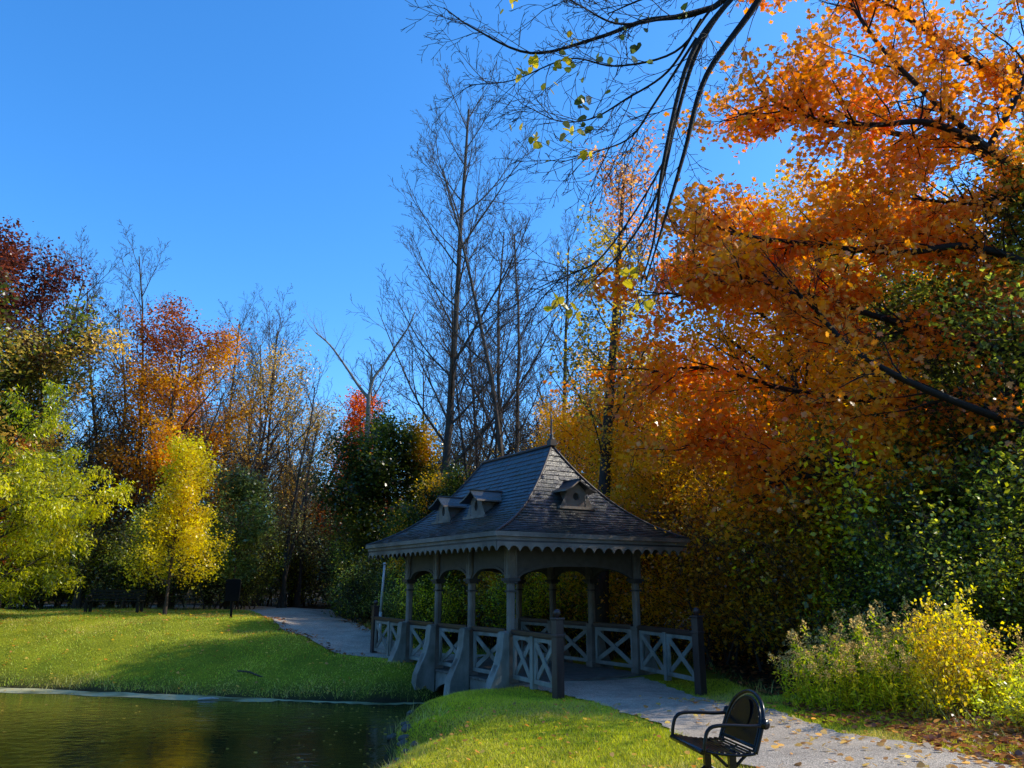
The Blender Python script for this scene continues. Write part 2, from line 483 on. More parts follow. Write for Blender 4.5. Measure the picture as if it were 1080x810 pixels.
path('path', [(-1.3, 22.2, 2.8), (-3.3, 23.2, 2.6), (-5.3, 25.6, 2.8), (-7.0, 29.0, 3.1), (-8.8, 33.5, 3.4), (-11.5, 38.5, 4.6), (-15.5, 42.0, 4.6), (-22, 43.2, 3.2), (-32, 43.0, 3.0), (-48, 42, 3.0)],
     'grey footpath curving away behind the far lawn')

def on_path(x, y, pad=0.0):
    m = np.zeros(len(x), bool)
    for c, w in PATHS:
        c2 = c[::3]; w2 = w[::3]
        for (px, py), ww in zip(c2, w2):
            m |= (x - px) ** 2 + (y - py) ** 2 < (ww / 2 + pad) ** 2
    return m

# gazebo frame of reference
GO = (-.026, 16.768, -.325); GYAW = .555
GW, GL = 3.4, 5.06
def in_gazebo(x, y, pad=.3):
    ca, sa = math.cos(GYAW), math.sin(GYAW)
    dx, dy = x - GO[0], y - GO[1]
    lx = dx * ca + dy * sa; ly = -dx * sa + dy * ca
    return (lx > -pad) & (lx < GW + pad) & (ly > -pad) & (ly < GL + pad)

# ------------------------------------------------------------------ plants: skeletons
def rv(rng): return Vector((rng.gauss(0, 1), rng.gauss(0, 1), rng.gauss(0, 1)))

def grow(out, rng, p, d, L, r, lvl, P):
    n = P['segs'][lvl]
    wig = P['wig'][lvl]; up = P['up'][lvl]
    pts = [p.copy()]; rad = [r]; dirs = [d.copy()]
    rend = r * P.get('taper', .25)
    for i in range(n):
        d = (d + rv(rng) * wig + Vector((0, 0, up / n))).normalized()
        p = p + d * (L / n)
        pts.append(p.copy()); rad.append(r + (rend - r) * ((i + 1) / n) ** .8); dirs.append(d.copy())
    out.append((lvl, pts, rad))
    if lvl < P['levels']:
        nc = P['n'][lvl]; st = P['start'][lvl]
        az = rng.uniform(0, 6.28)
        for j in range(nc):
            t = st + (1 - st) * (j + rng.uniform(.1, .9)) / nc
            f = t * n; i = min(int(f), n - 1); fr = f - i
            q = pts[i].lerp(pts[i + 1], fr); dd = dirs[i + 1]
            rr = rad[i] + (rad[i + 1] - rad[i]) * fr
            az += 2.4 + rng.uniform(-.4, .4)
            a = R(P['ang'][lvl] + rng.uniform(-12, 12))
            if lvl == 0: a = R(P['ang'][0] + (1 - t) * P.get('angfall', 15) + rng.uniform(-8, 8))
            ref = dd.orthogonal().normalized()
            ref.rotate(Matrix.Rotation(az, 3, dd))
            cd = (dd * math.cos(a) + ref * math.sin(a)).normalized()
            shape = P['shape'](t) if lvl == 0 else (1 - .55 * t)
            cl = L * P['ratio'][lvl] * shape * rng.uniform(.75, 1.2)
            cr = min(rr * .75, P['rk'] * cl * P.get('thick', 1))
            grow(out, rng, q, cd, cl, max(cr, .003), lvl + 1, P)

def tubes_mesh(name, lines, mat, minr=0.0):
    Vs = []; Fs = []; base = 0
    for lvl, pts, rad in lines:
        sides = 8 if rad[0] > .07 else (5 if rad[0] > .02 else 3)
        P = np.array([tuple(p) for p in pts]); r = np.maximum(np.array(rad), minr)
        n = len(P)
        T = np.gradient(P, axis=0); T /= np.linalg.norm(T, axis=1)[:, None] + 1e-9
        refv = np.array([0, 0, 1.]) if abs(T[:, 2]).mean() < .75 else np.array([1., 0, 0])
        A = np.cross(T, refv); A /= np.linalg.norm(A, axis=1)[:, None] + 1e-9
        B = np.cross(T, A)
        an = np.arange(sides) * 2 * np.pi / sides
        ring = P[:, None, :] + (A[:, None, :] * np.cos(an)[None, :, None] + B[:, None, :] * np.sin(an)[None, :, None]) * r[:, None, None]
        Vs.append(ring.reshape(-1, 3))
        i = np.arange(n - 1)[:, None] * sides; k = np.arange(sides)[None, :]
        k2 = (k + 1) % sides
        Fs.append((np.stack([i + k, i + k2, i + sides + k2, i + sides + k], -1) + base).reshape(-1, 4))
        base += n * sides
    return fast_mesh(name, np.concatenate(Vs), 4, np.concatenate(Fs), mat, smooth=True)

KITE = np.array([(0, 0, 0), (.36, .42, .06), (0, 1, 0), (-.36, .42, .06)])
LANCE = np.array([(0, 0, 0), (.15, .4, .03), (0, 1, -.05), (-.15, .4, .03)])
MAPLE = np.array([(0, 0, 0), (.30, .02, .03), (.26, .22, .03), (.62, .38, .0), (.40, .50, .04), (.48, .74, .02), (.20, .66, .05), (0, 1.05, 0),
                  (-.20, .66, .05), (-.48, .74, .02), (-.40, .50, .04), (-.62, .38, 0), (-.26, .22, .03), (-.30, .02, .03)])
MAPLE7 = np.array([(0, 0, 0), (.42, .18, .02), (.36, .5, .03), (.3, .72, .0), (0, 1.0, 0), (-.3, .72, 0), (-.36, .5, .03), (-.42, .18, .02)])

def leaves_mesh(name, P, size, tmpl, colors, rs, mat, up=.6, hang=.0):
    n = len(P); k = len(tmpl)
    nrm = rs.normal(size=(n, 3)); nrm[:, 2] = np.abs(nrm[:, 2]) + up
    nrm /= np.linalg.norm(nrm, axis=1)[:, None]
    t = rs.normal(size=(n, 3)); t[:, 2] -= hang
    t -= nrm * (t * nrm).sum(1)[:, None]; t /= np.linalg.norm(t, axis=1)[:, None] + 1e-9
    b = np.cross(nrm, t)
    s = size * rs.uniform(.6, 1.3, n)
    bend = rs.uniform(-1.5, 3, n)
    V = P[:, None, :] + (b[:, None, :] * tmpl[None, :, 0, None] + t[:, None, :] * tmpl[None, :, 1, None] +
                         nrm[:, None, :] * (tmpl[None, :, 2] * bend[:, None])[:, :, None]) * s[:, None, None]
    c = np.repeat(colors, k, 0)
    return fast_mesh(name, V.reshape(-1, 3), k, np.arange(n * k), mat, c)

def sample_lines(lines, n, rs, minlvl, jit, tmin=.25, keep=None):
    A = []; B = []; Lw = []
    for lvl, pts, rad in lines:
        if lvl < minlvl: continue
        m = len(pts)
        for i in range(m - 1):
            if (i + 1) / (m - 1) < tmin: continue
            A.append(tuple(pts[i])); B.append(tuple(pts[i + 1])); Lw.append((pts[i + 1] - pts[i]).length)
    A = np.array(A); B = np.array(B); Lw = np.array(Lw)
    idx = rs.choice(len(A), n, p=Lw / Lw.sum())
    t = rs.uniform(0, 1, n)[:, None]
    P = A[idx] * (1 - t) + B[idx] * t + rs.normal(size=(n, 3)) * jit
    if keep is not None: P = P[keep(P)]
    return P

GAIN = 2.0
def palette(P, cols, rs, seed, scale=1.2, mix=.5, bright=.35, spark=0.0):
    """leaf colours picked from a palette by clump noise plus leaf-to-leaf variation"""
    cols = np.array(cols); m = len(cols)
    v = (snoise(P, seed, scale) * .5 + .5) * mix + rs.uniform(0, 1, len(P)) * (1 - mix)
    v = np.clip((v - .5) * 1.35 + .5, 0, .9999) * (m - 1)
    i = v.astype(int); f = (v - i)[:, None]
    c = cols[i] * (1 - f) + cols[np.minimum(i + 1, m - 1)] * f
    c *= GAIN
    if spark: c *= np.exp(rs.normal(size=len(P)) * spark)[:, None]  # stray bright leaves: sun speckle put into the colour
    c *= (1 + bright * snoise(P, seed + 7, scale * .6))[:, None] * rs.uniform(.5, 1.5, len(P))[:, None]
    mxv = c.max(1, keepdims=True)
    c = c * np.minimum(1, .92 / np.maximum(mxv, 1e-6))
    return np.clip(c, .002, .9)

SH_ROUND = lambda t: .35 + 1.0 * math.sin(math.pi * min(1, max(0, (t * .85 + .12)))) * 1.0
SH_CONE = lambda t: 1.15 - .85 * t
SH_VASE = lambda t: .5 + .6 * t

BASE = dict(levels=3, segs=[10, 7, 5, 4, 3], wig=[.05, .10, .14, .18, .2], up=[.1, .5, .35, .2, .1], n=[14, 8, 6, 4], start=[.3, .25, .2, .15],
            ang=[45, 45, 45, 45], ratio=[.42, .5, .5, .5], rk=.014, shape=SH_ROUND, taper=.2)
def PRM(**k):
    d = dict(BASE); d.update(k); return d

def tree_parts(seed, H, r, P, bark, leaf=None, lean=(0, 0), stems=1, spread=0.0, minr=.004, scale_ground=True):
    """makes the meshes of a tree; returns list of (part name, mesh)"""
    rng = random.Random(seed); rs = np.random.default_rng(seed)
    out = []
    for s in range(stems):
        a = rng.uniform(0, 6.28)
        d = Vector((lean[0] + spread * math.cos(a + s * 6.28 / stems), lean[1] + spread * math.sin(a + s * 6.28 / stems), 1)).normalized()
        p0 = Vector((.12 * stems * .5 * math.cos(a) if stems > 1 else 0, .12 * stems * .5 * math.sin(a) if stems > 1 else 0, -.15))
        grow(out, rng, p0, d, H * (rng.uniform(.8, 1.05) if stems > 1 else 1) / max(.5, d.z), r, 0, P)
    tr = [l for l in out if l[0] == 0]
    for lvl, pts, rad in tr:               # root flare
        rad[0] *= 1.35
    br = [l for l in out if l[0] > 0]
    parts = [('trunk', tubes_mesh('trunk', tr, bark))]
    if br: parts.append(('branches', tubes_mesh('branches', br, bark, minr)))
    if leaf:
        Pn = sample_lines(out, leaf['n'], rs, leaf.get('lvl', 2), leaf.get('jit', .25), leaf.get('tmin', .2), leaf.get('keep'))
        c = leaf['col'](Pn, rs)
        parts.append(('crown', leaves_mesh('crown', Pn, leaf.get('size', .14), leaf.get('tmpl', KITE), c, rs, leaf.get('mat', M['leaf']), leaf.get('up', .5), leaf.get('hang', 0))))
    return parts

def plant(name, parts, x, y, label, cat='tree', group=None, rz=0.0, scale=1.0, dz=0.0):
    r = empty(name, (x, y, hz(x, y) + dz), rz, label, cat, group, scale)
    for pn, me in parts:
        link(pn, me, r)
    return r

ORANGE = [(.52, .13, .012), (.64, .195, .018), (.66, .25, .03), (.68, .34, .08)]
GOLD = [(.28, .11, .007), (.54, .25, .010), (.68, .35, .014), (.70, .44, .02)]
DKGREEN = [(.012, .019, .004), (.026, .038, .006), (.052, .066, .009), (.11, .115, .013)]
GREY_GREEN = [(.045, .05, .02), (.08, .10, .03), (.13, .15, .045), (.20, .20, .07)]

# ------------------------------------------------------------------ gazebo
gz = empty('gazebo', GO, GYAW, 'open timber gazebo with sweeping shingled roof, scalloped eaves and cross braced railings', 'gazebo')
OV = .90; ZE = 2.93; ZR = 5.16; KR = .88
U3 = lambda v: Vector(v)

# deck with joists and scalloped skirt
b = MB()
nb = 34
for i in range(nb):
    y0 = -.12 + (GL + .24) * i / nb
    b.box((GW / 2, y0 + (GL + .24) / nb / 2, -.03 + .003 * (i % 3)), (GW + .24, (GL + .24) / nb - .012, .05))
b.build('deck', M['deck'], gz)
b = MB()
for x in (-.06, GW + .06):
    bays = 3
    for k in range(bays):
        ya = GL * k / bays + .12; yb = GL * (k + 1) / bays - .12
        n = 16
        top = [(x, ya + (yb - ya) * i / n, -.065) for i in range(n + 1)]
        bot = [(x, ya + (yb - ya) * i / n, -.50 + .24 * math.sin(math.pi * i / n) ** .7) for i in range(n + 1)]
        b.strip(top, bot, (1, 0, 0), .05)
for y in (-.09, GL + .09):
    b.box((GW / 2, y, -.16), (GW + .2, .06, .2))
for k in range(4):
    b.box((GW / 2, GL * k / 3, -.17), (GW, .14, .2))
b.build('skirt', M['paint_grey'], gz)

# columns with capitals
colpos = [(x, GL * k / 3) for x in (0, GW) for k in range(4)]
for (cx, cyy) in colpos:
    b = MB()
    b.box((cx, cyy, .06), (.24, .24, .12)); b.box((cx, cyy, .52), (.19, .19, .80)); b.box((cx, cyy, .965), (.22, .22, .09))
    poly = [(.078, .045), (.045, .078), (-.045, .078), (-.078, .045), (-.078, -.045), (-.045, -.078), (.045, -.078), (.078, -.045)]
    b.prism(poly, (cx, cyy, 1.50), (1, 0, 0), (0, 1, 0), (0, 0, 1), .98)
    b.box((cx, cyy, 2.43), (.20, .20, .73))
    for sx, sy in ((1, 0), (-1, 0), (0, 1), (0, -1)):
        for off in (-.06, .06):
            b.box((cx + sx * .105 + sy * off, cyy + sy * .105 + sx * off, 2.44), (.02 if sx else .035, .02 if sy else .035, .62))
    co = b.build('column', M['paint_taupe'], gz, bevel=.008)
    b = MB()
    b.box((cx, cyy, 1.985), (.22, .22, .05)); b.box((cx, cyy, 2.035), (.29, .29, .06)); b.box((cx, cyy, 1.80), (.19, .19, .035))
    b.build('capital', M['paint_dark'], co)

# flared buttresses outside each column foot
def buttress(cx, cyy, ox, oy):
    b = MB()
    o = Vector((ox, oy, 0))
    prof = [(.0, .98), (.13, .98), (.15, .86), (.17, .60), (.24, .36), (.36, .12), (.46, -.10), (.50, -.40), (.50, -.62), (.0, -.62)]
    b.prism([(x + .11, z) for x, z in prof], (cx, cyy, 0), o, (0, 0, 1), o.cross(Vector((0, 0, 1))), .26)
    b.prism([(x + .10, z + .02) for x, z in prof[:-2]] + [(.56, -.38), (.52, -.42), (.10, -.42)], (cx, cyy, 0), o, (0, 0, 1), o.cross(Vector((0, 0, 1))), .16)
    b.build('buttress', M['paint_grey'], gz, bevel=.01)
for cx, cyy in colpos:
    buttress(cx, cyy, -1 if cx == 0 else 1, 0)

# railings: frame, X boards and handrail
def rail_panel(b, p, q, zb, zt, th=.05, mid=False):
    p = Vector(p); q = Vector(q); d = (q - p).normalized(); L = (q - p).length
    nrm = Vector((-d.y, d.x, 0))
    z = Vector((0, 0, 1))
    def P(s, h): return p + d * s + z * h
    b.bar(P(0, zt), P(L, zt), .055, .08); b.bar(P(0, zb), P(L, zb), .055, .08)
    for s in (.04, L - .04): b.bar(P(s, zb + .04), P(s, zt - .04), .05, .08, upv=d)
    b.bar(P(.08, zb + .06) + nrm * .014, P(L - .08, zt - .06) + nrm * .014, .026, .105)
    b.bar(P(.08, zt - .06) - nrm * .014, P(L - .08, zb + .06) - nrm * .014, .026, .105)
    m = L / 2; zc = (zb + zt) / 2
    b.prism([(-.09, 0), (0, -.09), (.09, 0), (0, .09)], P(m, zc) + nrm * .033, d, z, nrm, .012)
    # small fan brackets at the top corners
    for s, sg in ((.08, 1), (L - .08, -1)):
        b.prism([(0, 0), (sg * .2, 0), (sg * .06, -.05), (0, -.2)] if sg > 0 else [(0, 0), (0, -.2), (sg * .06, -.05), (sg * .2, 0)], P(s, zt - .04), d, z, nrm, .03)
def railing(p, q, halves=1, zoff=(0, 0)):
    p = Vector(p); q = Vector(q)
    b = MB()
    for k in range(halves):
        a = p.lerp(q, k / halves); c = p.lerp(q, (k + 1) / halves)
        dd = (c - a).normalized() * .05
        rail_panel(b, a + dd * (k > 0), c - dd * (k < halves - 1), .13, .90)
        if k > 0:
            b.box((a.x, a.y, a.z + .48), (.12, .12, .98), math.atan2((q - p).y, (q - p).x))
    o = b.build('railing', M['paint_grey'], gz, bevel=.004)
    h = MB()
    h.bar(p + Vector((0, 0, 1.0)), q + Vector((0, 0, 1.0)), .13, .085)
    h.bar(p + Vector((0, 0, .945)), q + Vector((0, 0, .945)), .07, .03)
    h.build('handrail', M['paint_brown'], o, bevel=.01)
for x in (0, GW):
    for k in range(3):
        railing((x, GL * k / 3 + .14, 0), (x, GL * (k + 1) / 3 - .14, 0))

def w2l(x, y, z=0):
    ca, sa = math.cos(GYAW), math.sin(GYAW); dx, dy = x - GO[0], y - GO[1]
    return Vector((dx * ca + dy * sa, -dx * sa + dy * ca, z))
def end_post(lp, h=1.3, zb=-.35):
    b = MB()
    b.box((lp.x, lp.y, (h + zb) / 2), (.17, .17, h - zb))
    b.box((lp.x, lp.y, h + .02), (.21, .21, .04))
    b.box((lp.x, lp.y, 1.02), (.20, .20, .05))
    o = b.build('end_post', M['paint_brown'], gz, bevel=.012)
    b = MB()
    b.lathe((lp.x, lp.y, h + .04), [(.035, 0), (.03, .02), (.06, .045), (.075, .085), (.06, .125), (.03, .15), (.004, .155)])
    b.build('ball_finial', M['paint_brown'], o)
pA = w2l(.84, 15.0); pB = w2l(3.66, 16.0)
wings = [((0, 0, 0), pA), ((GW, 0, 0), pB), ((0, GL, 0), w2l(-4.0, 23.6)), ((GW, GL, 0), w2l(.6, 24.4))]
for a, c in wings:
    a = Vector(a); d = (c - a).normalized()
    railing(a + d * .15, c - d * .09, 2)
    end_post(c)

# arched spandrels between the columns
def spandrel(p, q, zspring, ztop, rise, th=.06):
    p = Vector(p); q = Vector(q); d = (q - p).normalized(); L = (q - p).length; nrm = Vector((-d.y, d.x, 0)); n = 22
    top = []; bot = []
    for i in range(n + 1):
        t = i / n; s = L * t
        u = abs(2 * t - 1)
        zz = zspring + rise * (1 - u ** 3.0) ** .75
        top.append(p + d * s + Vector((0, 0, ztop))); bot.append(p + d * s + Vector((0, 0, zz)))
    b = MB(); b.strip(top, bot, nrm, th)
    b.strip([v + Vector((0, 0, .045)) for v in bot], [v - Vector((0, 0, .012)) for v in bot], nrm, th + .05)
    b.build('arch_bracket', M['spandrel'], gz)
for x in (0, GW):
    for k in range(3):
        spandrel((x, GL * k / 3 + .12, 0), (x, GL * (k + 1) / 3 - .12, 0), 2.05, 2.74, .24)
for y in (0, GL):
    spandrel((.12, y, 0), (GW - .12, y, 0), 2.05, 2.74, .28)
b = MB()
for x in (0, GW): b.box((x, GL / 2, 2.80), (.2, GL + .2, .12))
for y in (0, GL): b.box((GW / 2, y, 2.803), (GW - .2, .2, .12))
for k in (1, 2): b.box((GW / 2, GL * k / 3, 2.80), (GW - .2, .14, .11))
b.build('beam', M['spandrel'], gz)

# roof: bell-cast hipped roof laid in shingle courses
EA = [Vector((-OV, -OV, 0)), Vector((GW + OV, -OV, 0)), Vector((GW + OV, GL + OV, 0)), Vector((-OV, GL + OV, 0))]
RA = Vector((GW / 2, KR, 0)); RB = Vector((GW / 2, GL - KR, 0))
RI = [RA, RA, RB, RB]
def zprof(u): return ZE + (ZR - ZE) * (.40 * u + .60 * u ** 2.3)
def rp(i, u):
    v = EA[i].lerp(RI[i], u); v.z = zprof(u); return v
rng = random.Random(5)
b = MB()
NC = 27
for i in range(4):
    j = (i + 1) % 4
    face_mid = (EA[i] + EA[j]) / 2; out = (face_mid - Vector((GW / 2, GL / 2, 0))); out.z = 0; out.normalize()
    for c in range(NC):
        u0 = c / NC; u1 = (c + 1) / NC
        a0, b0, a1, b1 = rp(i, u0), rp(j, u0), rp(i, min(1, u1 + .012)), rp(j, min(1, u1 + .012))
        L = (b0 - a0).length
        n = max(1, int(L / .17))
        sh = (c % 2) * .5
        cuts = [0.0] + [min(1, max(0, (k + sh + rng.uniform(-.12, .12)) / n)) for k in range(1 if sh == 0 else 0, n + 1)] + [1.0]
        cuts = sorted(set(round(x, 4) for x in cuts))
        for k in range(len(cuts) - 1):
            t0, t1 = cuts[k], cuts[k + 1]
            if (t1 - t0) * L < .02: continue
            g = .003 / L
            p00 = a0.lerp(b0, t0 + g); p01 = a0.lerp(b0, t1 - g); p10 = a1.lerp(b1, t0 + g); p11 = a1.lerp(b1, t1 - g)
            lift = .030 + rng.uniform(-.005, .006)
            up = Vector((out.x * .3, out.y * .3, 1)).normalized()
            v = [p00 + up * lift, p01 + up * (lift + rng.uniform(-.004, .004)), p11 + up * .007, p10 + up * .007, p00 + up * .004, p01 + up * .004]
            b.add(v, [(0, 1, 2, 3), (4, 5, 1, 0)])
roof = b.build('roof', M['shingle'], gz)
# dark under-roof shell
b = MB()
us = [0, .12, .25, .4, .55, .7, .85, 1]
for i in range(4):
    j = (i + 1) % 4
    for a, c in zip(us[:-1], us[1:]):
        dz = Vector((0, 0, -.012)); d2 = Vector((0, 0, -.06))
        q = [rp(i, a), rp(j, a), rp(j, c), rp(i, c)]
        b.add([v + dz for v in q], [(0, 1, 2, 3)]); b.add([v + d2 for v in q], [(3, 2, 1, 0)])
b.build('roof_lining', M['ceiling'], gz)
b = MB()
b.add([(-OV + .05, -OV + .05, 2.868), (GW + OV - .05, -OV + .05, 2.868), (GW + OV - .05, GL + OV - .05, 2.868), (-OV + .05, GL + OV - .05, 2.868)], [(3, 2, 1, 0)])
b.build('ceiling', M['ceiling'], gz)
# hip and ridge caps
b = MB()
for i in range(4):
    pts = [rp(i, k / 16) + Vector((0, 0, .035)) for k in range(17)]
    b.tube(pts, .032, 6)
b.tube([RA + Vector((0, 0, ZR + .03)), RB + Vector((0, 0, ZR + .03))], .042, 8)
b.build('ridge_cap', M['paint_dark'], roof)
# finial
b = MB()
b.box((GW / 2, KR, ZR + .08), (.17, .17, .14))
b.lathe((GW / 2, KR, ZR + .14), [(.085, 0), (.07, .04), (.04, .08), (.05, .12), (.028, .16), (.024, .42), (.012, .62), (.003, .72)], 10)
b.build('finial', M['paint_dark'], roof)

# fascia (stepped cornice) and scalloped valance
def ring(b, o, z0, z1, th, mi=0):
    x0, x1, y0, y1 = -o, GW + o, -o, GL + o
    zc = (z0 + z1) / 2; h = z1 - z0
    b.box(((x0 + x1) / 2, y0 - th / 2, zc), (x1 - x0 + 2 * th, th, h), mi=mi); b.box(((x0 + x1) / 2, y1 + th / 2, zc), (x1 - x0 + 2 * th, th, h), mi=mi)
    b.box((x0 - th / 2, (y0 + y1) / 2, zc), (th, y1 - y0, h), mi=mi); b.box((x1 + th / 2, (y0 + y1) / 2, zc), (th, y1 - y0, h), mi=mi)
b = MB()
ring(b, OV - .03, 2.872, 2.965, .05); ring(b, OV - .065, 2.80, 2.870, .035, 0)
b.build('fascia', M['paint_taupe'], gz)
b = MB(); ring(b, OV - .075, 2.765, 2.798, .03); b.build('dark_moulding', M['paint_dark'], gz)  # thin dark moulding between fascia and valance
b = MB()
o2 = OV - .055
def valance(p, q, nrm):
    p = Vector(p); q = Vector(q); d = (q - p).normalized(); L = (q - p).length
    n = round(L / .27); per = L / n; top = []; bot = []
    m = 10
    for k in range(n):
        for i in range(m + (1 if k == n - 1 else 0)):
            t = i / m; s = (k + t) * per
            u = abs(2 * t - 1)
            z = 2.585 + .105 * math.sqrt(max(0, 1 - (u / .86) ** 2)) if u < .86 else 2.585
            top.append(p + d * s + Vector((0, 0, 2.765))); bot.append(p + d * s + Vector((0, 0, z)))
    b.strip(top, bot, nrm, .028)
x0, x1, y0, y1 = -o2, GW + o2, -o2, GL + o2
valance((x0, y0, 0), (x1, y0, 0), (0, 1, 0)); valance((x0, y1, 0), (x1, y1, 0), (0, 1, 0))
valance((x0, y0 + .02, 0), (x0, y1 - .02, 0), (1, 0, 0)); valance((x1, y0 + .02, 0), (x1, y1 - .02, 0), (1, 0, 0))
b.build('valance', M['paint_taupe'], gz)

# dormers: little gabled fronts set on the roof slope
def dormer(base, outv, hole, w=.52, h=.42, depth=1.3):
    o = Vector(outv); s = Vector((-o.y, o.x, 0)); z = Vector((0, 0, 1)); B = Vector(base)
    b = MB()
    # face with a hole: ring of quads between outline and opening
    n = 24; outer = []; inner = []
    hh = h * .60
    for k in range(n):
        a = 2 * math.pi * k / n + math.pi / n
        dx, dz = math.cos(a), math.sin(a)
        # outline: rectangle w x h with a shallow gable
        sc = 1e9
        if abs(dx) > 1e-6: sc = min(sc, (w / 2) / abs(dx))
        if dz < 0: sc = min(sc, hh / -dz)
        else:
            # gable line: z = top - slope*|x|
            top = h * .80; sl = .75
            sc = min(sc, top / (dz + sl * abs(dx)))
        outer.append((dx * sc, dz * sc))
        if hole == 'round': inner.append((dx * .085, dz * .085))
        else:
            ax = dx * .085; az = dz * (.15 if dz > 0 else .11); inner.append((ax * (1 - .45 * max(0, dz)), az))
    c0 = B + z * (hh)
    vs = [c0 + s * x + z * y + o * .0 for x, y in outer] + [c0 + s * x + z * y for x, y in inner] + \
         [c0 + s * x + z * y - o * .06 for x, y in inner]
    fs = []
    for k in range(n):
        k2 = (k + 1) % n
        fs += [(k, k2, n + k2, n + k), (n + k, n + k2, 2 * n + k2, 2 * n + k)]
    b.add(vs, fs, 0)
    b.add([c0 + s * x + z * y - o * .055 for x, y in inner], [tuple(range(n))], 1)
    # cheeks
    for sg in (-1, 1):
        b.add([B + s * sg * w / 2 - z * .02, B + s * sg * w / 2 + z * (h + .02), B + s * sg * w / 2 + z * (h + .02) - o * depth, B + s * sg * w / 2 - z * .02 - o * depth], [(0, 1, 2, 3)], 0)
    # splayed base board
    b.box(tuple(B + o * .03 - z * .01), (.10 if abs(o.x) > .5 else w + .5, .10 if abs(o.y) > .5 else w + .5, .06), 0, 0)
    # splayed side wings of the face
    for sg in (-1, 1):
        b.add([B + s * sg * w / 2 + o * .012, B + s * sg * (w / 2 + .20) + o * .012, B + s * sg * w / 2 + z * .34 + o * .012], [(0, 1, 2)], 0)
    # gabled roof
    top = B + z * (h * 1.40); e = .14
    for sg in (-1, 1):
        A0 = top + o * .16; A1 = top - o * depth
        E0 = B + s * sg * (w / 2 + e + .04) + z * (h * .80) + o * .22; E1 = B + s * sg * (w / 2 + e + .04) + z * (h * .80) - o * depth
        M0 = A0.lerp(E0, .55) - z * .03; M1 = A1.lerp(E1, .55) - z * .03
        for t in (0, .035):
            zz = z * t
            b.add([A0 + zz, A1 + zz, M1 + zz, M0 + zz], [(0, 1, 2, 3)], 2); b.add([M0 + zz, M1 + zz, E1 + zz, E0 + zz], [(0, 1, 2, 3)], 2)
        b.add([A0, A0 + z * .035, M0 + z * .035, M0], [(0, 1, 2, 3)], 0); b.add([M0, M0 + z * .035, E0 + z * .035, E0], [(0, 1, 2, 3)], 0)
        b.add([E0, E0 + z * .035, E1 + z * .035, E1], [(0, 1, 2, 3)], 0)
    b.tube([top + o * .18 + z * .04, top - o * depth + z * .04], .025, 6, 2)
    b.build('dormer', [M['paint_taupe'], M['ceiling'], M['shingle']], roof)
def roof_at_left(u): return -OV + (GW / 2 + OV) * u
uu = .40
zb = zprof(uu) + .0
dormer((GW / 2, -OV + (KR + OV) * .47, zprof(.47) + .03), (0, -1, 0), 'round', depth=.62)
for y in (GL / 2 - .75, GL / 2 + .95):
    dormer((roof_at_left(uu), y, zb + .02), (-1, 0, 0), 'arch', depth=1.0)
for y in (GL / 2 - .75, GL / 2 + .95):
    dormer((GW - roof_at_left(uu), y, zb + .02), (1, 0, 0), 'arch', depth=1.0)

# ------------------------------------------------------------------ park seat (black iron, arched back)
def catm3(P, n=8):
    P = [Vector(p) for p in P]; P = [2 * P[0] - P[1]] + P + [2 * P[-1] - P[-2]]; out = []
    for i in range(1, len(P) - 2):
        for k in range(n):
            t = k / n
            out.append(.5 * ((2 * P[i]) + (P[i+1] - P[i-1]) * t + (2*P[i-1] - 5*P[i] + 4*P[i+1] - P[i+2]) * t * t + (3*P[i] - P[i-1] - 3*P[i+1] + P[i+2]) * t ** 3))
    out.append(P[-2]); return out
SX, SY = 1.74, 7.15
st = empty('garden_bench', (SX, SY, hz(SX, SY)), R(10), 'black iron park seat with arched back and curled armrests on the lit grass', 'bench', scale=.84)
# local: seat faces -x, width along y
HW = .40
b = MB()
def seat_prof(t):  # slat positions, front (t=0) rolled edge to back
    return Vector((-.28 + .50 * t, 0, .455 - .035 * math.sin(t * math.pi * .75) - .012 * t))
for k in range(10):
    p = seat_prof(k / 9.0)
    b.box((p.x, 0, p.z), (.032, HW * 2, .012), mi=0)
b.tube([(-.315, -HW, .435), (-.315, HW, .435)], .028, 12)
for y in (-HW, 0, HW):
    b.tube([seat_prof(k / 9) + Vector((0, y, -.018)) for k in range(10)], .014, 8)
b.build('seat', M['iron'], st, bevel=.003)
b = MB()
# arched back frame, leaning backwards
def bk(y, z): return Vector((.235 + (z - .43) * .38, y, z))
arch = [(-HW, .40), (-HW, .52), (-HW * .97, .66), (-HW * .85, .77), (-HW * .62, .85), (-HW * .3, .90), (0, .915), (HW * .3, .90), (HW * .62, .85), (HW * .85, .77), (HW * .97, .66), (HW, .52), (HW, .40)]
b.tube(catm3([bk(y, z) for y, z in arch], 6), .021, 10)
inner = [(y * .86, .44 + (z - .44) * .90 + .0) for y, z in arch]
b.tube(catm3([bk(y, z) for y, z in inner], 6), .012, 8)
b.tube([bk(-HW, .45), bk(HW, .45)], .018, 8)
b.build('back_frame', M['iron'], st)
b = MB()
for k in range(-8, 9):
    y = k * HW * .86 / 8.6
    f = abs(y) / (HW * .86)
    zt = .44 + (.455) * math.sqrt(max(.02, 1 - f ** 2.6)) * .93
    p0 = bk(y, .45); p1 = bk(y, zt)
    b.bar(p0, p1, .012, .046, upv=(0, 1, 0))
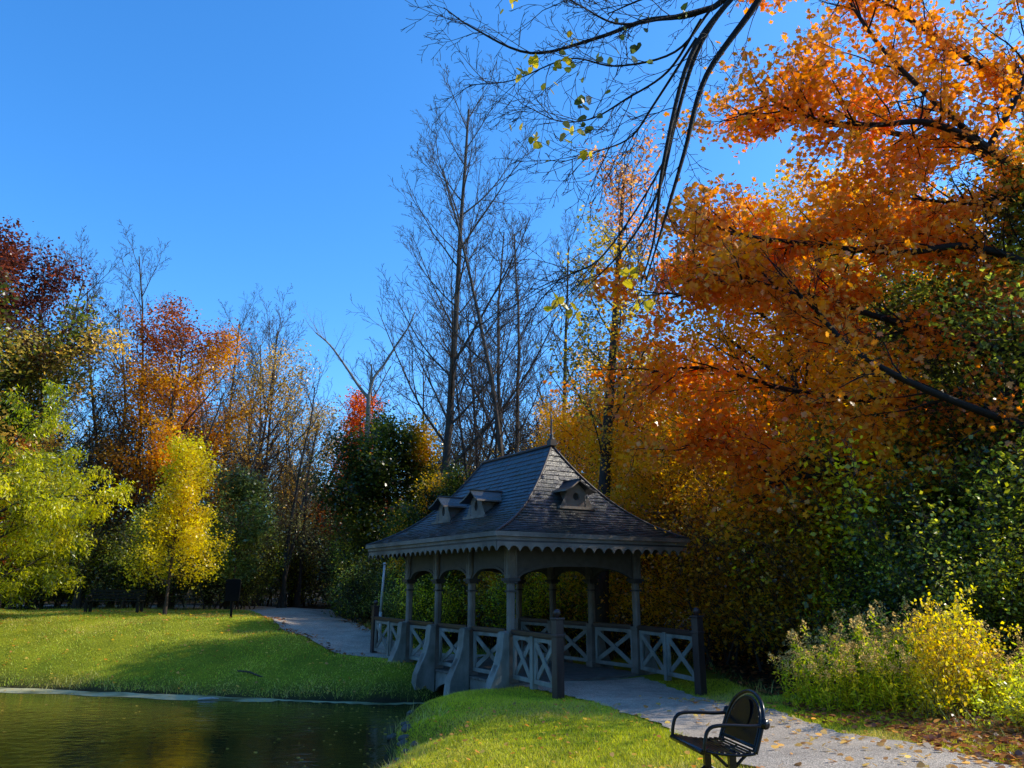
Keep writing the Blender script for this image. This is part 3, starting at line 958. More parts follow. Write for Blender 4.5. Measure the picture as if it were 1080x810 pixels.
# oval plaque in the middle of the back
b.prism([(.13 * math.cos(a * math.pi / 12), .16 * math.sin(a * math.pi / 12)) for a in range(24)], bk(0, .70) - Vector((.015, 0, 0)), (0, 1, 0), Vector((.30, 0, 1)).normalized(), Vector((1, 0, -.3)).normalized(), .012)
b.build('backrest', M['iron'], st)
for sg in (-1, 1):
    b = MB()
    y = sg * (HW + .012)
    b.tube(catm3([(-.305, y, .44), (-.295, y, .53), (-.26, y, .625), (-.18, y, .665), (0, y, .665), (.16, y, .655), (.30, y, .655)], 6), .018, 10)
    c = []
    for k in range(14):
        a = k / 13 * 1.9 * math.pi; r = .055 * (1 - .55 * k / 13)
        c.append((.335 - r * math.cos(a) * .6 , y, .665 + r * math.sin(a)))
    b.tube([(.30, y, .655)] + c, .018, 8)
    b.tube([(.335, y - .02, .665), (.335, y + .02, .665)], .045, 12)
    b.build('armrest', M['iron'], st)
for sg in (-1, 1):
    b = MB()
    y = sg * (HW - .10)
    b.box((.02, y, .215), (.07, .05, .42))
    b.tube(catm3([(-.20, y, .42), (-.12, y, .36), (-.03, y, .28)], 5), .016, 8)
    b.tube(catm3([(.22, y, .41), (.14, y, .35), (.06, y, .28)], 5), .016, 8)
    b.tube(catm3([(-.30, y, .015), (-.20, y, .05), (-.05, y, .13), (.02, y, .17)], 6), .018, 8)
    b.tube(catm3([(.34, y, .015), (.24, y, .05), (.09, y, .13), (.02, y, .17)], 6), .018, 8)
    b.build('leg', M['iron'], st)

# ------------------------------------------------------------------ far bench, sign, pole
fb = empty('park_bench', (-14.95, 30.2, hz(-14.95, 30.2)), R(2), 'low dark slatted bench on the far lawn left of the yellow sapling', 'bench')
b = MB()
for k in range(4): b.box((0, -.16 + .12 * k, .43), (2.1, .10, .035))
b.build('seat', M['bench_wood'], fb)
b = MB()
for k in range(3): b.box((0, .27 + .02 * k, .54 + .12 * k), (2.1, .03, .10))
b.build('backrest', M['bench_wood'], fb)
for sx in (-.95, .95):
    b = MB()
    b.box((sx, -.14, .20), (.09, .09, .42)); b.box((sx, .22, .20), (.09, .09, .42)); b.box((sx, .05, .395), (.07, .46, .05))
    b.bar((sx, .25, .40), (sx, .34, .86), .07, .06, upv=(1, 0, 0)); b.box((sx, .02, .62), (.07, .5, .04)); b.bar((sx, -.18, .42), (sx, -.18, .61), .06, .05, upv=(1, 0, 0))
    b.build('leg', M['pole_pale'] if False else M['bench_wood'], fb)

sg_ = empty('notice_sign', (-9.75, 28.0, hz(-9.75, 28)), R(6), 'black board seen from behind on a single post at the lawn edge', 'sign')
b = MB(); b.box((0, 0, .5), (.07, .07, 1.05)); b.build('post', M['sign_black'], sg_)
b = MB()
b.prism([(-.24, 0), (.24, 0), (.26, .72), (.20, .76), (-.20, .76), (-.26, .72)], (0, -.05, .56), (1, 0, 0), (0, 0, 1), (0, 1, 0), .05)
b.box((0, .0, .68), (.44, .04, .05)); b.box((0, .0, 1.16), (.44, .04, .05))
b.build('board', M['sign_black'], sg_, bevel=.01)

pl = empty('slim_pole', (-4.12, 25.3, hz(-4.12, 25.3)), 0, 'slim pale pole leaning slightly beside the far end of the gazebo', 'pole')
b = MB(); b.tube([(0, 0, -.1), (.0, 0, .9)], .05, 10); b.tube([(0, 0, .9), (.06, 0, 2.35)], [.045, .035], 10); b.build('shaft', M['pole_pale'], pl)
b = MB(); b.lathe((.06, 0, 2.35), [(.05, 0), (.055, .03), (.03, .06), (.005, .07)], 10); b.build('cap', M['pole_pale'], pl)

# ------------------------------------------------------------------ stones at the water's edge and a log
def rock(x, y, s, seed, label, sink=.3, sc=(1, 1, .6)):
    import bmesh
    bm = bmesh.new(); bmesh.ops.create_icosphere(bm, subdivisions=3, radius=s)
    rr = np.random.default_rng(seed)
    P = np.array([v.co[:] for v in bm.verts])
    d = 1 + .22 * snoise(P / s, seed, .6) + .08 * snoise(P / s, seed + 3, .2)
    for v, k in zip(bm.verts, d): v.co = Vector((v.co.x * sc[0], v.co.y * sc[1], v.co.z * sc[2])) * float(k)
    me = bpy.data.meshes.new('rock'); bm.to_mesh(me); bm.free(); me.materials.append(M['stone'])
    for p in me.polygons: p.use_smooth = True
    o = link('rock', me); o.location = (x, y, hz(x, y) + s * sc[2] * (1 - sink) * .5); o.rotation_euler = (0, 0, rr.uniform(0, 6))
    return tag(o, label, 'rock', 'stones along the near water edge')
rr = random.Random(3)
for i in range(12):
    y = 11.4 + i * .4 + rr.uniform(-.1, .1)
    # walk to the shoreline
    xs = np.linspace(-3.2, .5, 120); sdd = pond_sd(xs, np.full(120, y)); k = int(np.argmax(sdd > .12))
    if y > 17.4: continue
    rock(float(xs[k]) + rr.uniform(-.1, .25), y, rr.uniform(.06, .11), 40 + i, 'rough grey stone half sunk in the near pond bank')

# algae scum along the far shore
def shore_band(i0, i1, wmin, wmax, seed, name, label):
    seg = [POND[i] for i in range(i0, i1 + 1)]
    C = catmull([(x, y, 0) for x, y in seg], 24)[:, :2]
    t = np.gradient(C, axis=0); t /= np.linalg.norm(t, axis=1)[:, None]; nrm = np.stack([-t[:, 1], t[:, 0]], 1)
    # make the normal point into the water
    test = C + nrm * .5
    sgn = np.where(pond_sd(test[:, 0], test[:, 1]) < 0, 1, -1)[:, None]
    rs = np.random.default_rng(seed); n = len(C)
    u = np.linspace(0, 1, n)
    w = (wmin + (wmax - wmin) * (.5 + .5 * np.sin(u * 9 + seed))) * np.sin(np.pi * np.clip(u, .02, .98)) ** .4 + .06 * np.sin(u * 60)
    A = C - nrm * sgn * .25; B = C + nrm * sgn * w[:, None]
    V = np.concatenate([np.c_[A, np.full(n, WATER + .004)], np.c_[B, np.full(n, WATER + .004)]])
    i = np.arange(n - 1); F = np.stack([i, i + 1, i + 1 + n, i + n], 1)
    me = fast_mesh(name, V, 4, F, M['algae'])
    tag(link(name, me), label, 'algae', kind='stuff')
shore_band(9, 14, .8, 1.3, 2, 'algae_scum', 'pale scum of algae floating along the far shore')
shore_band(7, 9, .25, .45, 5, 'algae_scum', 'thin pale algae line below the shaded bank near the gazebo')
lg = MB(); lg.tube([(-.5, 0, 0), (-.15, .05, .02), (.2, 0, .03), (.5, .06, .0)], [.05, .06, .05, .03], 8); lg.tube([(.1, 0, .03), (.25, -.1, .12)], [.025, .01], 6)
o = lg.build('driftwood', M['pole_pale']); o.scale = (.45, .45, .45); o.location = (-7.1, 19.35, WATER + .02); o.rotation_euler = (0, 0, .2)
tag(o, 'small pale piece of driftwood lying on the algae scum', 'driftwood')
lg = MB(); lg.tube([(-.9, 0, 0), (-.3, .1, .04), (.4, -.02, .02), (1.0, .1, -.05)], [.03, .04, .035, .015], 7)
o = lg.build('fallen_branch', M['bark_brown']); o.scale = (.6, .6, .6); o.location = (-6.6, 20.9, hz(-6.6, 20.9) + .03); o.rotation_euler = (.0, .12, -.5)
tag(o, 'thin fallen branch on the shaded far bank', 'branch')

# ------------------------------------------------------------------ trees
BARE = lambda **k: PRM(levels=4, segs=[14, 9, 6, 4, 3], n=[24, 8, 5, 2], ang=[38, 33, 33, 35], ratio=[.27, .48, .55, .55], up=[.04, .55, .30, .2, .1],
                       wig=[.015, .045, .06, .07, .08], start=[.24, .15, .15, .1], rk=.010, **k)
def pal(cols, seed, scale=1.2, **k):
    return lambda P, rs: palette(P, cols, rs, seed, scale, **k)

# tall bare trees in the middle
t1 = tree_parts(11, 23.2, .24, {**BARE(shape=lambda t: 1.3 * (1.1 - .75 * t)), 'n': [28, 9, 5, 3]}, M['bark_grey'], minr=.007)
plant('bare_tree', t1, -3.2, 34, 'tallest straight bare tree, rising behind the gazebo ridge', rz=2.3, scale=1.05)
t2 = tree_parts(12, 20.0, .15, {**BARE(shape=lambda t: .9 - .4 * t), 'n': [17, 8, 5, 3], 'wig': [.035, .05, .06, .08, .1]}, M['bark_grey'], stems=3, spread=.13, minr=.007)
plant('bare_tree', t2, .1, 33.5, 'bare tree with several forking stems right of the tallest tree', rz=1.0, scale=1.08)
t3 = tree_parts(13, 15.5, .14, BARE(shape=lambda t: 1.4 - .8 * t), M['bark_brown'], stems=2, spread=.10, minr=.007)
plant('bare_tree', t3, -1.2, 38, 'shorter twin stemmed bare tree behind the tallest one', rz=2.0)
plant('bare_tree', t1, 2.2, 38, 'tall straight bare tree behind the thin leaved tree with dark trunk', rz=3.0, scale=.82)
plant('bare_tree', t3, -4.2, 41.5, 'spreading bare tree between the forked dead tree and the tallest tree', rz=5.0, scale=.9)
plant('bare_tree', t3, -13.6, 42.5, 'spreading bare tree above the tan leaved trees', rz=3.4, scale=1.0)
plant('bare_tree', t2, -20.6, 41, 'tall bare tree rising above the orange and red maple at left', rz=2.6, scale=.95)
plant('bare_tree', t3, -24.0, 38, 'bare tree just right of the dark red crowned maple', rz=.8, scale=1.12)
plant('bare_tree', t1, -17.0, 45, 'bare tree behind the orange and red maple', rz=1.8, scale=.72)
# thinner bare trees of the wood
t4 = tree_parts(14, 12.0, .13, PRM(levels=3, segs=[12, 8, 5, 4], n=[16, 7, 4], ang=[32, 32, 35], ratio=[.34, .5, .5], up=[.1, .6, .3, .2], rk=.010, start=[.3, .2, .1], shape=lambda t: 1.1 - .6 * t), M['bark_grey'], stems=2, spread=.08, minr=.007)
t5 = tree_parts(15, 14.0, .12, PRM(levels=3, segs=[12, 8, 5, 4], n=[20, 7, 4], ang=[40, 35, 35], ratio=[.28, .5, .5], up=[.1, .6, .3, .2], rk=.010, start=[.35, .2, .1], shape=lambda t: 1.0 - .5 * t, wig=[.07, .12, .14, .18, .2]), M['bark_brown'], minr=.009)
rr = random.Random(8)
for i, (x, y, k) in enumerate([(-14.2, 40, 1.0), (-11.2, 39, .95), (-8.8, 48, .6), (-16.0, 37.5, 1.0), (-22.5, 36, .8), (-26.5, 37, .9), (-19, 38, .95),
                                (3.6, 38, 1.1), (-6.6, 47, 1.0), (-12.8, 47, 1.0), (-30, 42, 1.05), (5.8, 40, 1.1), (-21.5, 44, 1.1), (-27.5, 46, 1.1), (-17.6, 36.3, .7), (2.6, 31, .8), (-12, 44.5, 1.15), (-15.2, 43, 1.1), (-17.8, 41.5, 1.1), (-3.0, 46, 1.2), (1.0, 40, 1.2), (-19.8, 36.6, .85), (-25, 36.2, .9), (-13.4, 38, .8), (3.0, 34, 1.0), (-1.6, 35, 1.0)]):
    plant('bare_tree', t4 if i % 2 else t5, x, y, 'slender leafless tree standing in the wood behind the lawn and gazebo', group='slender bare trees of the background wood', rz=rr.uniform(0, 6), scale=k)

# the pale forked dead tree
fk = empty('forked_tree', (-7.25, 38, hz(-7.25, 38)), 0, 'pale grey dead tree splitting into a wide Y against the sky', 'tree')
rg = random.Random(21)
trunk = (0, catm3([(0, 0, -.1), (.05, 0, 3), (-.02, 0, 6), (.03, 0, 8.6), (.0, 0, 10.6)], 4), None)
trunk = (0, trunk[1], [.19 - .08 * i / (len(trunk[1]) - 1) for i in range(len(trunk[1]))])
link('trunk', tubes_mesh('trunk', [trunk], M['bark_pale']), fk)
lines = []
for pts in ([(0, 0, 10.4), (-.5, 0, 11.0), (-1.2, .1, 12.0), (-2.1, 0, 13.2), (-2.9, .1, 13.9)], [(0, 0, 10.4), (.2, 0, 11.4), (.7, .1, 12.2), (1.3, 0, 13.2), (1.9, 0, 14.2), (2.2, 0, 15.0)], [(.1, 0, 11.1), (.08, 0, 12.2)]):
    pp = catm3(pts, 4)
    lines.append((1, pp, [.085 - .055 * i / (len(pp) - 1) for i in range(len(pp))]))
for l in list(lines[:2]):
    for j in range(9):
        i = min(len(l[1]) - 1, int(len(l[1]) * (.5 + .5 * j / 8)))
        grow(lines, rg, l[1][i], (Vector((rg.uniform(-1, 1), rg.uniform(-1, 1), .8))).normalized(), rg.uniform(1.0, 2.2), .02, 1, PRM(levels=3, n=[0, 6, 4, 0], rk=.008))
link('branches', tubes_mesh('branches', lines, M['bark_pale']), fk)

# left: dark maple with dark red top
def redtop(P, rs):
    c = palette(P, DKGREEN + [(.20, .17, .03)], rs, 31, 1.6)
    r = palette(P, [(.035, .010, .008), (.07, .018, .010), (.13, .032, .015)], rs, 32, 1.0)
    o = palette(P, [(.30, .16, .03), (.36, .26, .05)], rs, 33, 1.0)
    a = np.clip((P[:, 2] - 11.0 + 2.0 * snoise(P, 34, 2.0)) / 2.5, 0, 1)[:, None]
    e = (snoise(P, 35, 1.3) > .45)[:, None] & (P[:, 0:1] > .5)
    c = np.where(e, o, c)
    return c * (1 - a) + r * a
tm_ = tree_parts(16, 15.6, .32, PRM(levels=3, n=[26, 9, 6], ratio=[.34, .5, .5], shape=SH_ROUND, start=[.12, .15, .1], ang=[58, 45, 45]), M['bark_dark'],
                 dict(n=70000, jit=.38, size=.18, col=redtop))
plant('maple_tree', tm_, -24.6, 33.5, 'big dense maple with dark red top and green flanks at the left edge', rz=.5)
# orange and red maple on the left
def orred(P, rs):
    g = palette(P, [(.50, .17, .01), (.58, .27, .012), (.58, .36, .02)], rs, 41, 1.2)
    r = palette(P, [(.06, .015, .008), (.14, .035, .010), (.34, .095, .012)], rs, 42, 1.0)
    d = palette(P, [(.10, .06, .02), (.20, .12, .03), (.14, .14, .03)], rs, 43, 1.0)
    a = np.clip((P[:, 2] - 11.3 + 1.4 * snoise(P, 44, 1.5)) / 2, 0, 1)[:, None]
    c = g * (1 - a) + r * a
    w = np.clip(.5 - (P[:, 0] + 1.0 + .8 * snoise(P, 45, 1.5)) / 2.0, 0, 1)[:, None] * (1 - .7 * a)
    return c * (1 - w) + d * w
tor = tree_parts(17, 13.8, .2, PRM(levels=3, n=[28, 9, 5], ratio=[.22, .5, .5], start=[.22, .15, .1], ang=[60, 42, 42], up=[.05, .3, .3, .2], wig=[.02, .1, .14, .18, .2], shape=lambda t: .6 + .8 * math.sin(math.pi * min(1, t * .8 + .1))), M['bark_brown'],
                 dict(n=40000, jit=.34, size=.14, col=orred))
plant('maple_tree', tor, -17.9, 39.0, 'maple with red crown and golden orange right side behind the sapling', rz=0, scale=.98)
# mixed thin golden trees
tgo = tree_parts(18, 12.5, .15, PRM(levels=3, n=[18, 7, 4], ratio=[.27, .5, .5], up=[.1, .7, .4, .2], ang=[38, 38, 40], start=[.25, .2, .1]), M['bark_brown'],
                 dict(n=9000, jit=.3, size=.13, col=pal([(.16, .11, .03), (.30, .19, .04), (.36, .20, .04), (.14, .15, .04)], 51)))
plant('golden_tree', tgo, -14.2, 40.5, 'thin tree with sparse tan and gold leaves right of the orange maple', rz=1)
plant('golden_tree', tgo, -11.6, 43.5, 'smaller sparse tan leaved tree farther back in the wood gap', rz=3, scale=.86)
plant('golden_tree', tgo, -27.5, 40, 'sparse tan leaved tree behind the dark red crowned maple', rz=2, scale=1.0)
# red tree in the middle and the round dark green one with yellow flank
tre = tree_parts(19, 11.5, .18, PRM(levels=3, n=[20, 8, 5], ratio=[.27, .5, .5], start=[.2, .15, .1], ang=[45, 42, 42], shape=SH_CONE), M['bark_brown'],
                 dict(n=18000, jit=.28, size=.14, col=pal([(.24, .04, .02), (.46, .10, .02), (.55, .17, .03), (.56, .30, .04)], 52)))
plant('maple_tree', tre, -8.6, 43.5, 'red orange cone shaped maple behind the pale forked dead tree', rz=1)
plant('maple_tree', tre, -22.4, 35.0, 'small red orange maple between the dark maple and the yellow sapling', rz=2, scale=.62)
def gcol2(P, rs):
    g = palette(P, DKGREEN, rs, 53, 1.0); y = palette(P, [(.32, .17, .012), (.52, .30, .012), (.54, .36, .02)], rs, 54, .9)
    a = np.clip((P[:, 0] * .9 - .5 + (P[:, 2] - 5.6) * .5 - np.abs(P[:, 2] - 3.6) * .3 + 1.3 * snoise(P, 55, 1.0)) / .8, 0, 1)[:, None]
    return g * (1 - a) + y * a
tgr = tree_parts(20, 7.0, .2, PRM(levels=3, n=[22, 9, 6], ratio=[.44, .5, .5], start=[.06, .15, .1], ang=[55, 45, 45], shape=lambda t: .75 + .45 * math.sin(math.pi * t) - .25 * t), M['bark_dark'],
                 dict(n=52000, jit=.28, size=.125, col=gcol2))
plant('dense_tree', tgr, -5.1, 35.6, 'round dark green tree with golden right flank beside the gazebo roof', rz=0, scale=1.12)
plant('dense_tree', tgr, -2.6, 27.4, 'lower dark green tree behind the left gazebo columns', rz=2.5, scale=.70)

# left: arching willow-like tree with yellow green leaves
twi = tree_parts(22, 5.6, .18, PRM(levels=4, segs=[8, 10, 8, 6, 4], n=[22, 8, 6, 3], ratio=[.66, .5, .5, .5], start=[.12, .15, .1, .1], ang=[58, 40, 38, 38], up=[.1, -.25, -.55, -.8, -.8],
                 shape=lambda t: .75 + .5 * math.sin(math.pi * t)), M['bark_dark'],
                 dict(n=56000, jit=.12, lvl=2, size=.165, tmpl=LANCE, hang=1.6, up=.2, col=pal([(.07, .085, .008), (.18, .19, .012), (.34, .32, .018), (.44, .37, .025)], 56, .9)))
plant('willow_tree', twi, -17.8, 25.8, 'arching yellow green tree with drooping leaf sprays at left edge', rz=1)
# yellow sapling
def sapc(P, rs):
    g = palette(P, [(.10, .12, .02), (.22, .23, .025), (.38, .35, .03)], rs, 57, .7); y = palette(P, [(.42, .36, .015), (.54, .44, .018), (.58, .40, .02)], rs, 58, .7)
    a = np.clip((P[:, 0] + 1.1 + .9 * snoise(P, 59, .9)) / .9, 0, 1)[:, None]
    return g * (1 - a) + y * a
tsa = tree_parts(23, 6.6, .085, PRM(levels=3, n=[34, 9, 5], ratio=[.36, .5, .5], start=[.20, .15, .1], ang=[66, 42, 42], up=[.0, .35, .3, .2], wig=[.012, .1, .14, .18, .2], shape=lambda t: 1.15 - .85 * t if t > .12 else .8), M['bark_brown'],
                 dict(n=19000, jit=.2, size=.105, lvl=1, col=sapc))
plant('sapling_tree', tsa, -12.75, 29.6, 'young tree with thin trunk and bright yellow crown on the far lawn', rz=0, scale=(.86, .86, .96))
tsg = tree_parts(24, 6.0, .08, PRM(levels=3, n=[20, 8, 5], ratio=[.30, .5, .5], start=[.15, .15, .1], ang=[45, 42, 42]), M['bark_brown'],
                 dict(n=9000, jit=.18, size=.15, col=pal([(.045, .06, .02), (.09, .11, .03), (.17, .19, .04)], 60)))
plant('sapling_tree', tsg, -12.4, 35.6, 'soft green young tree just right of and behind the yellow one', rz=0, scale=.95)

# trees behind the gazebo
tmx = tree_parts(25, 15.0, .26, PRM(levels=3, n=[24, 9, 5], ratio=[.28, .5, .5], start=[.36, .15, .1], ang=[40, 40, 42], up=[.02, .7, .4, .2], wig=[.015, .1, .14, .18, .2], shape=lambda t: 1.0 - .6 * t), M['bark_dark'],
                 dict(n=7000, jit=.22, size=.115, lvl=2, col=lambda P, rs: np.where((P[:, 2:3] + 2 * snoise(P, 61, 1.5)[:, None] > 12.2), palette(P, [(.35, .12, .05), (.42, .20, .06), (.3, .2, .07)], rs, 62, 1), palette(P, [(.10, .08, .02), (.20, .15, .025), (.38, .27, .03), (.48, .28, .03)], rs, 63, 1))))
plant('mixed_tree', tmx, 2.45, 22.6, 'tall dark trunked tree with thin olive and pinkish leaves behind gazebo', rz=.6)
tgl = tree_parts(26, 10.0, .2, PRM(levels=3, n=[26, 10, 6], ratio=[.40, .5, .5], start=[.04, .15, .1], ang=[55, 45, 45], shape=SH_ROUND), M['bark_dark'],
                 dict(n=60000, jit=.30, size=.115, col=pal(GOLD, 64, 1.1, mix=.6)))
plant('golden_tree', tgl, 6.8, 27.5, 'large golden leaved tree filling the space right of the gazebo roof', rz=0)
plant('golden_tree', tgl, 4.6, 30.5, 'golden leaved tree directly behind the gazebo roof peak', rz=2, scale=.80)
plant('golden_tree', tgl, 5.6, 22.6, 'low golden tree just behind the right end of the gazebo', rz=1.2, scale=.62)
plant('golden_tree', tgl, 8.0, 24.0, 'amber leaved tree between the gazebo roof corner and the maple', rz=5.2, scale=.74)
plant('golden_tree', tgl, 11.5, 27.0, 'golden tree partly hidden behind the big orange maple', rz=4, scale=1.0)
plant('golden_tree', tgl, 14.5, 30.0, 'golden tree farthest right behind the dark green tree', rz=5, scale=1.25)

tsh = tree_parts(28, 14.5, .22, PRM(levels=3, n=[26, 10, 6], ratio=[.24, .5, .5], start=[.2, .15, .1], ang=[52, 45, 45], shape=SH_ROUND), M['bark_dark'],
                 dict(n=26000, jit=.34, size=.15, col=pal(GOLD, 65, 1.3, mix=.6)))  # tall narrow trees added to throw shade on the far bank
plant('golden_tree', tsh, 9.6, 24.6, 'tall golden tree added behind the middle of the orange maple to shade the bank', rz=1)
plant('golden_tree', tsh, 13.0, 26.2, 'tall golden tree added farther right behind the orange maple to shade the bank', rz=3, scale=1.05)

# ---- the big orange maple: explicit limbs seen against the sky
def orc(P, rs):
    o = palette(P, ORANGE, rs, 71, .8, mix=.55, bright=.3)
    y = palette(P, [(.60, .24, .012), (.64, .31, .016), (.66, .41, .03)], rs, 72, .8)
    p = palette(P, [(.48, .11, .03), (.52, .20, .08)], rs, 73, .8)
    a = np.clip((5.1 - P[:, 2] + 1.3 * snoise(P, 74, 1.2)) / 1.6, 0, 1)[:, None]
    q = np.clip((P[:, 0] - 8.6 + 1.0 * snoise(P, 75, 1.0)) / 1.5, 0, 1)[:, None] * (P[:, 2:3] < 7.5)
    c = o * (1 - a) + y * a
    return c * (1 - q) + p * q
mp_ = empty('maple_tree', (13.4, 15.9, hz(13.4, 15.9)), 0, 'huge orange maple whose leafy limbs reach in from the right', 'tree')
off = Vector((13.4, 15.9, hz(13.4, 15.9)))
K_ = 1.265
rg = random.Random(77); rs = np.random.default_rng(77)
tk = [(0, catm3([(10.6, 12.6, off.z - .2), (10.5, 12.6, 2), (10.5, 12.5, 4.2), (10.7, 12.5, 7), (10.6, 12.4, 10), (10.4, 12.3, 13)], 5), None)]
tk[0] = (0, [Vector((p.x * K_, p.y * K_, 1.6 + (p.z - 1.6) * K_ if p.z > 1 else p.z)) for p in tk[0][1]], None)
n_ = len(tk[0][1]); tk[0] = (0, tk[0][1], [.40 - .27 * i / (n_ - 1) for i in range(n_)])
LIMBS = [
    [(10.5, 12.4, 2.9), (9.0, 12.0, 3.7), (7.4, 11.6, 4.1), (5.9, 11.3, 4.6), (4.9, 11.2, 5.15), (4.2, 11.2, 5.9), (3.0, 11.2, 6.2)],
    [(10.5, 12.5, 6.5), (9.2, 12.0, 8.0), (8.0, 11.6, 8.7), (6.9, 11.3, 9.0), (5.9, 11.2, 8.9), (4.8, 11.2, 9.0), (3.9, 11.3, 9.5)],
    [(8.0, 11.6, 8.7), (7.0, 11.4, 9.6), (6.2, 11.3, 10.6), (5.6, 11.3, 11.8)],
    [(10.5, 12.5, 5.6), (9.0, 12.2, 6.7), (7.7, 12.0, 7.1), (6.4, 11.8, 6.9), (5.2, 11.8, 7.0), (4.0, 11.9, 7.2), (3.0, 12.0, 7.4)],
    [(10.5, 12.5, 4.6), (9.0, 12.5, 5.2), (7.5, 12.4, 5.6), (6.2, 12.4, 6.0), (5.0, 12.3, 6.3), (3.4, 12.2, 6.5), (2.2, 12.3, 6.3)],
    [(10.4, 12.4, 3.5), (8.5, 13.0, 3.7), (6.8, 13.2, 3.6), (5.2, 13.3, 3.7), (3.6, 13.4, 3.9), (2.7, 13.4, 4.0)],
    [(10.5, 12.4, 4.0), (8.6, 13.4, 4.6), (6.8, 13.6, 4.8), (5.0, 13.6, 5.0), (3.2, 13.5, 5.4), (2.0, 13.4, 5.3)],
    [(10.4, 12.4, 3.2), (9.0, 12.6, 3.3), (7.4, 12.6, 3.5), (5.8, 12.6, 3.4), (4.4, 12.7, 3.3), (3.9, 12.6, 3.2)],
    [(10.5, 12.4, 6.2), (9.6, 12.1, 7.3), (8.6, 11.9, 7.9), (7.6, 11.8, 7.8), (6.6, 11.8, 7.9)],
    [(10.5, 12.4, 7.0), (9.7, 12.7, 8.2), (9.0, 12.9, 9.2), (8.2, 13.0, 9.9), (7.3, 13.0, 10.3)],
    [(10.6, 12.4, 8.5), (9.2, 12.3, 10.2), (7.8, 12.2, 11.4), (6.4, 12.0, 12.2), (4.9, 12.0, 12.4)],
    [(10.6, 12.4, 8.0), (9.0, 13.0, 9.4), (7.2, 13.4, 10.2), (5.6, 13.4, 10.4), (4.2, 13.4, 10.6)],
    [(8.0, 11.6, 8.7), (8.6, 11.3, 9.8), (8.9, 11.0, 11.2)],
    [(10.6, 12.3, 9.5), (10.2, 11.8, 11), (9.6, 11.6, 12.6)],
    [(10.5, 12.5, 6.0), (9.2, 13.4, 7.4), (7.8, 13.8, 8.2), (6.2, 13.9, 8.2), (4.6, 13.9, 7.9), (3.0, 13.8, 7.5)],
]
ml = []
PM = PRM(levels=4, segs=[8, 7, 6, 5, 3], n=[0, 7, 5, 3], ratio=[.5, .52, .5, .5], start=[.1, .15, .1, .1], ang=[45, 45, 45, 45], up=[0, .12, .05, 0, 0], wig=[.05, .12, .14, .16, .2], rk=.009)
for L_ in LIMBS:
    L_ = [(x if x > 6.2 else 6.2 - (6.2 - x) * .88, y, z) for x, y, z in L_]
    L_ = [(x * K_, y * K_, 1.6 + (z - 1.6) * K_) for x, y, z in L_]
    pp = catm3(L_, 6); r0 = .125 if len(L_) > 4 else .08
    ml.append((1, pp, [r0 - (r0 - .024) * (i / (len(pp) - 1)) ** .8 for i in range(len(pp))]))
    nchild = int(len(pp) * .8)
    for j in range(nchild):
        i = int(len(pp) * (.18 + .82 * j / nchild)); i = min(i, len(pp) - 2)
        dd = (pp[i + 1] - pp[i]).normalized()
        side = Vector((rg.gauss(0, .5) - .25, rg.choice((-1, 1)) * rg.uniform(.2, .9), rg.gauss(.05, .55)))
        cd = (dd * .7 + side).normalized()
        grow(ml, rg, pp[i], cd, rg.uniform(.95, 2.3), .025, 2, PM)
for l in tk + ml:
    for p in l[1]: p -= off
link('trunk', tubes_mesh('trunk', tk, M['bark_dark']), mp_)
link('branches', tubes_mesh('branches', ml, M['bark_black'], .005), mp_)
P = sample_lines(ml, 112000, rs, 2, .19, .1)
Pw = P + np.array(off)
kp = snoise(Pw, 79, .42) + .25 * snoise(Pw, 78, .9) + rs.normal(size=len(P)) * .12 > -.26 - .25 * (Pw[:, 2] < 6.6)
kp &= (Pw[:, 1] > 15.0) | (rs.uniform(0, 1, len(P)) < .5)
kp &= rs.uniform(0, 1, len(P)) > np.clip((Pw[:, 0] - 8.0) / 4.0, 0, .5)
kp &= (Pw[:, 2] > 6.8) | (rs.uniform(0, 1, len(P)) < .58)
P = P[kp]; Pw = Pw[kp]
c = orc(Pw, rs)
link('crown', leaves_mesh('crown', P, .112, MAPLE, c, rs, M['leaf'], up=.35, hang=.5), mp_)

# ---- dark green tree on the right
tdk = tree_parts(27, 9.5, .22, PRM(levels=3, n=[26, 10, 6], ratio=[.36, .5, .5], start=[.08, .15, .1], ang=[62, 45, 45], shape=SH_ROUND), M['bark_dark'],
                 dict(n=38000, jit=.26, size=.11, mat=M['leaf_dull'], col=pal(DKGREEN + [(.16, .20, .03), (.26, .28, .03)], 81, 1.0)))
plant('dense_tree', tdk, 11.6, 18.0, 'dark green leafy tree at the right edge below the maple', rz=0, scale=1.1)
tdr = tree_parts(29, 7.6, .15, PRM(levels=3, n=[26, 9, 6], ratio=[.37, .5, .5], start=[.10, .15, .1], ang=[62, 45, 45], shape=lambda t: 1.1 - .45 * t), M['bark_black'],
                 dict(n=15000, jit=.22, size=.095, mat=M['leaf_dull'], col=pal(DKGREEN + [(.14, .16, .02), (.26, .26, .03)], 83, .7, spark=.4)))
plant('dense_tree', tdr, 10.9, 16.7, 'dark green small leaved tree overlapping the maple at the right edge', rz=0, scale=1.08)
plant('dense_tree', tdk, 15.2, 22.5, 'dark green tree farther back at right', rz=2, scale=1.1)
plant('dense_tree', tdk, 8.6, 19.5, 'dark green tree behind the yellow shrub and weeds', rz=3, scale=.60)

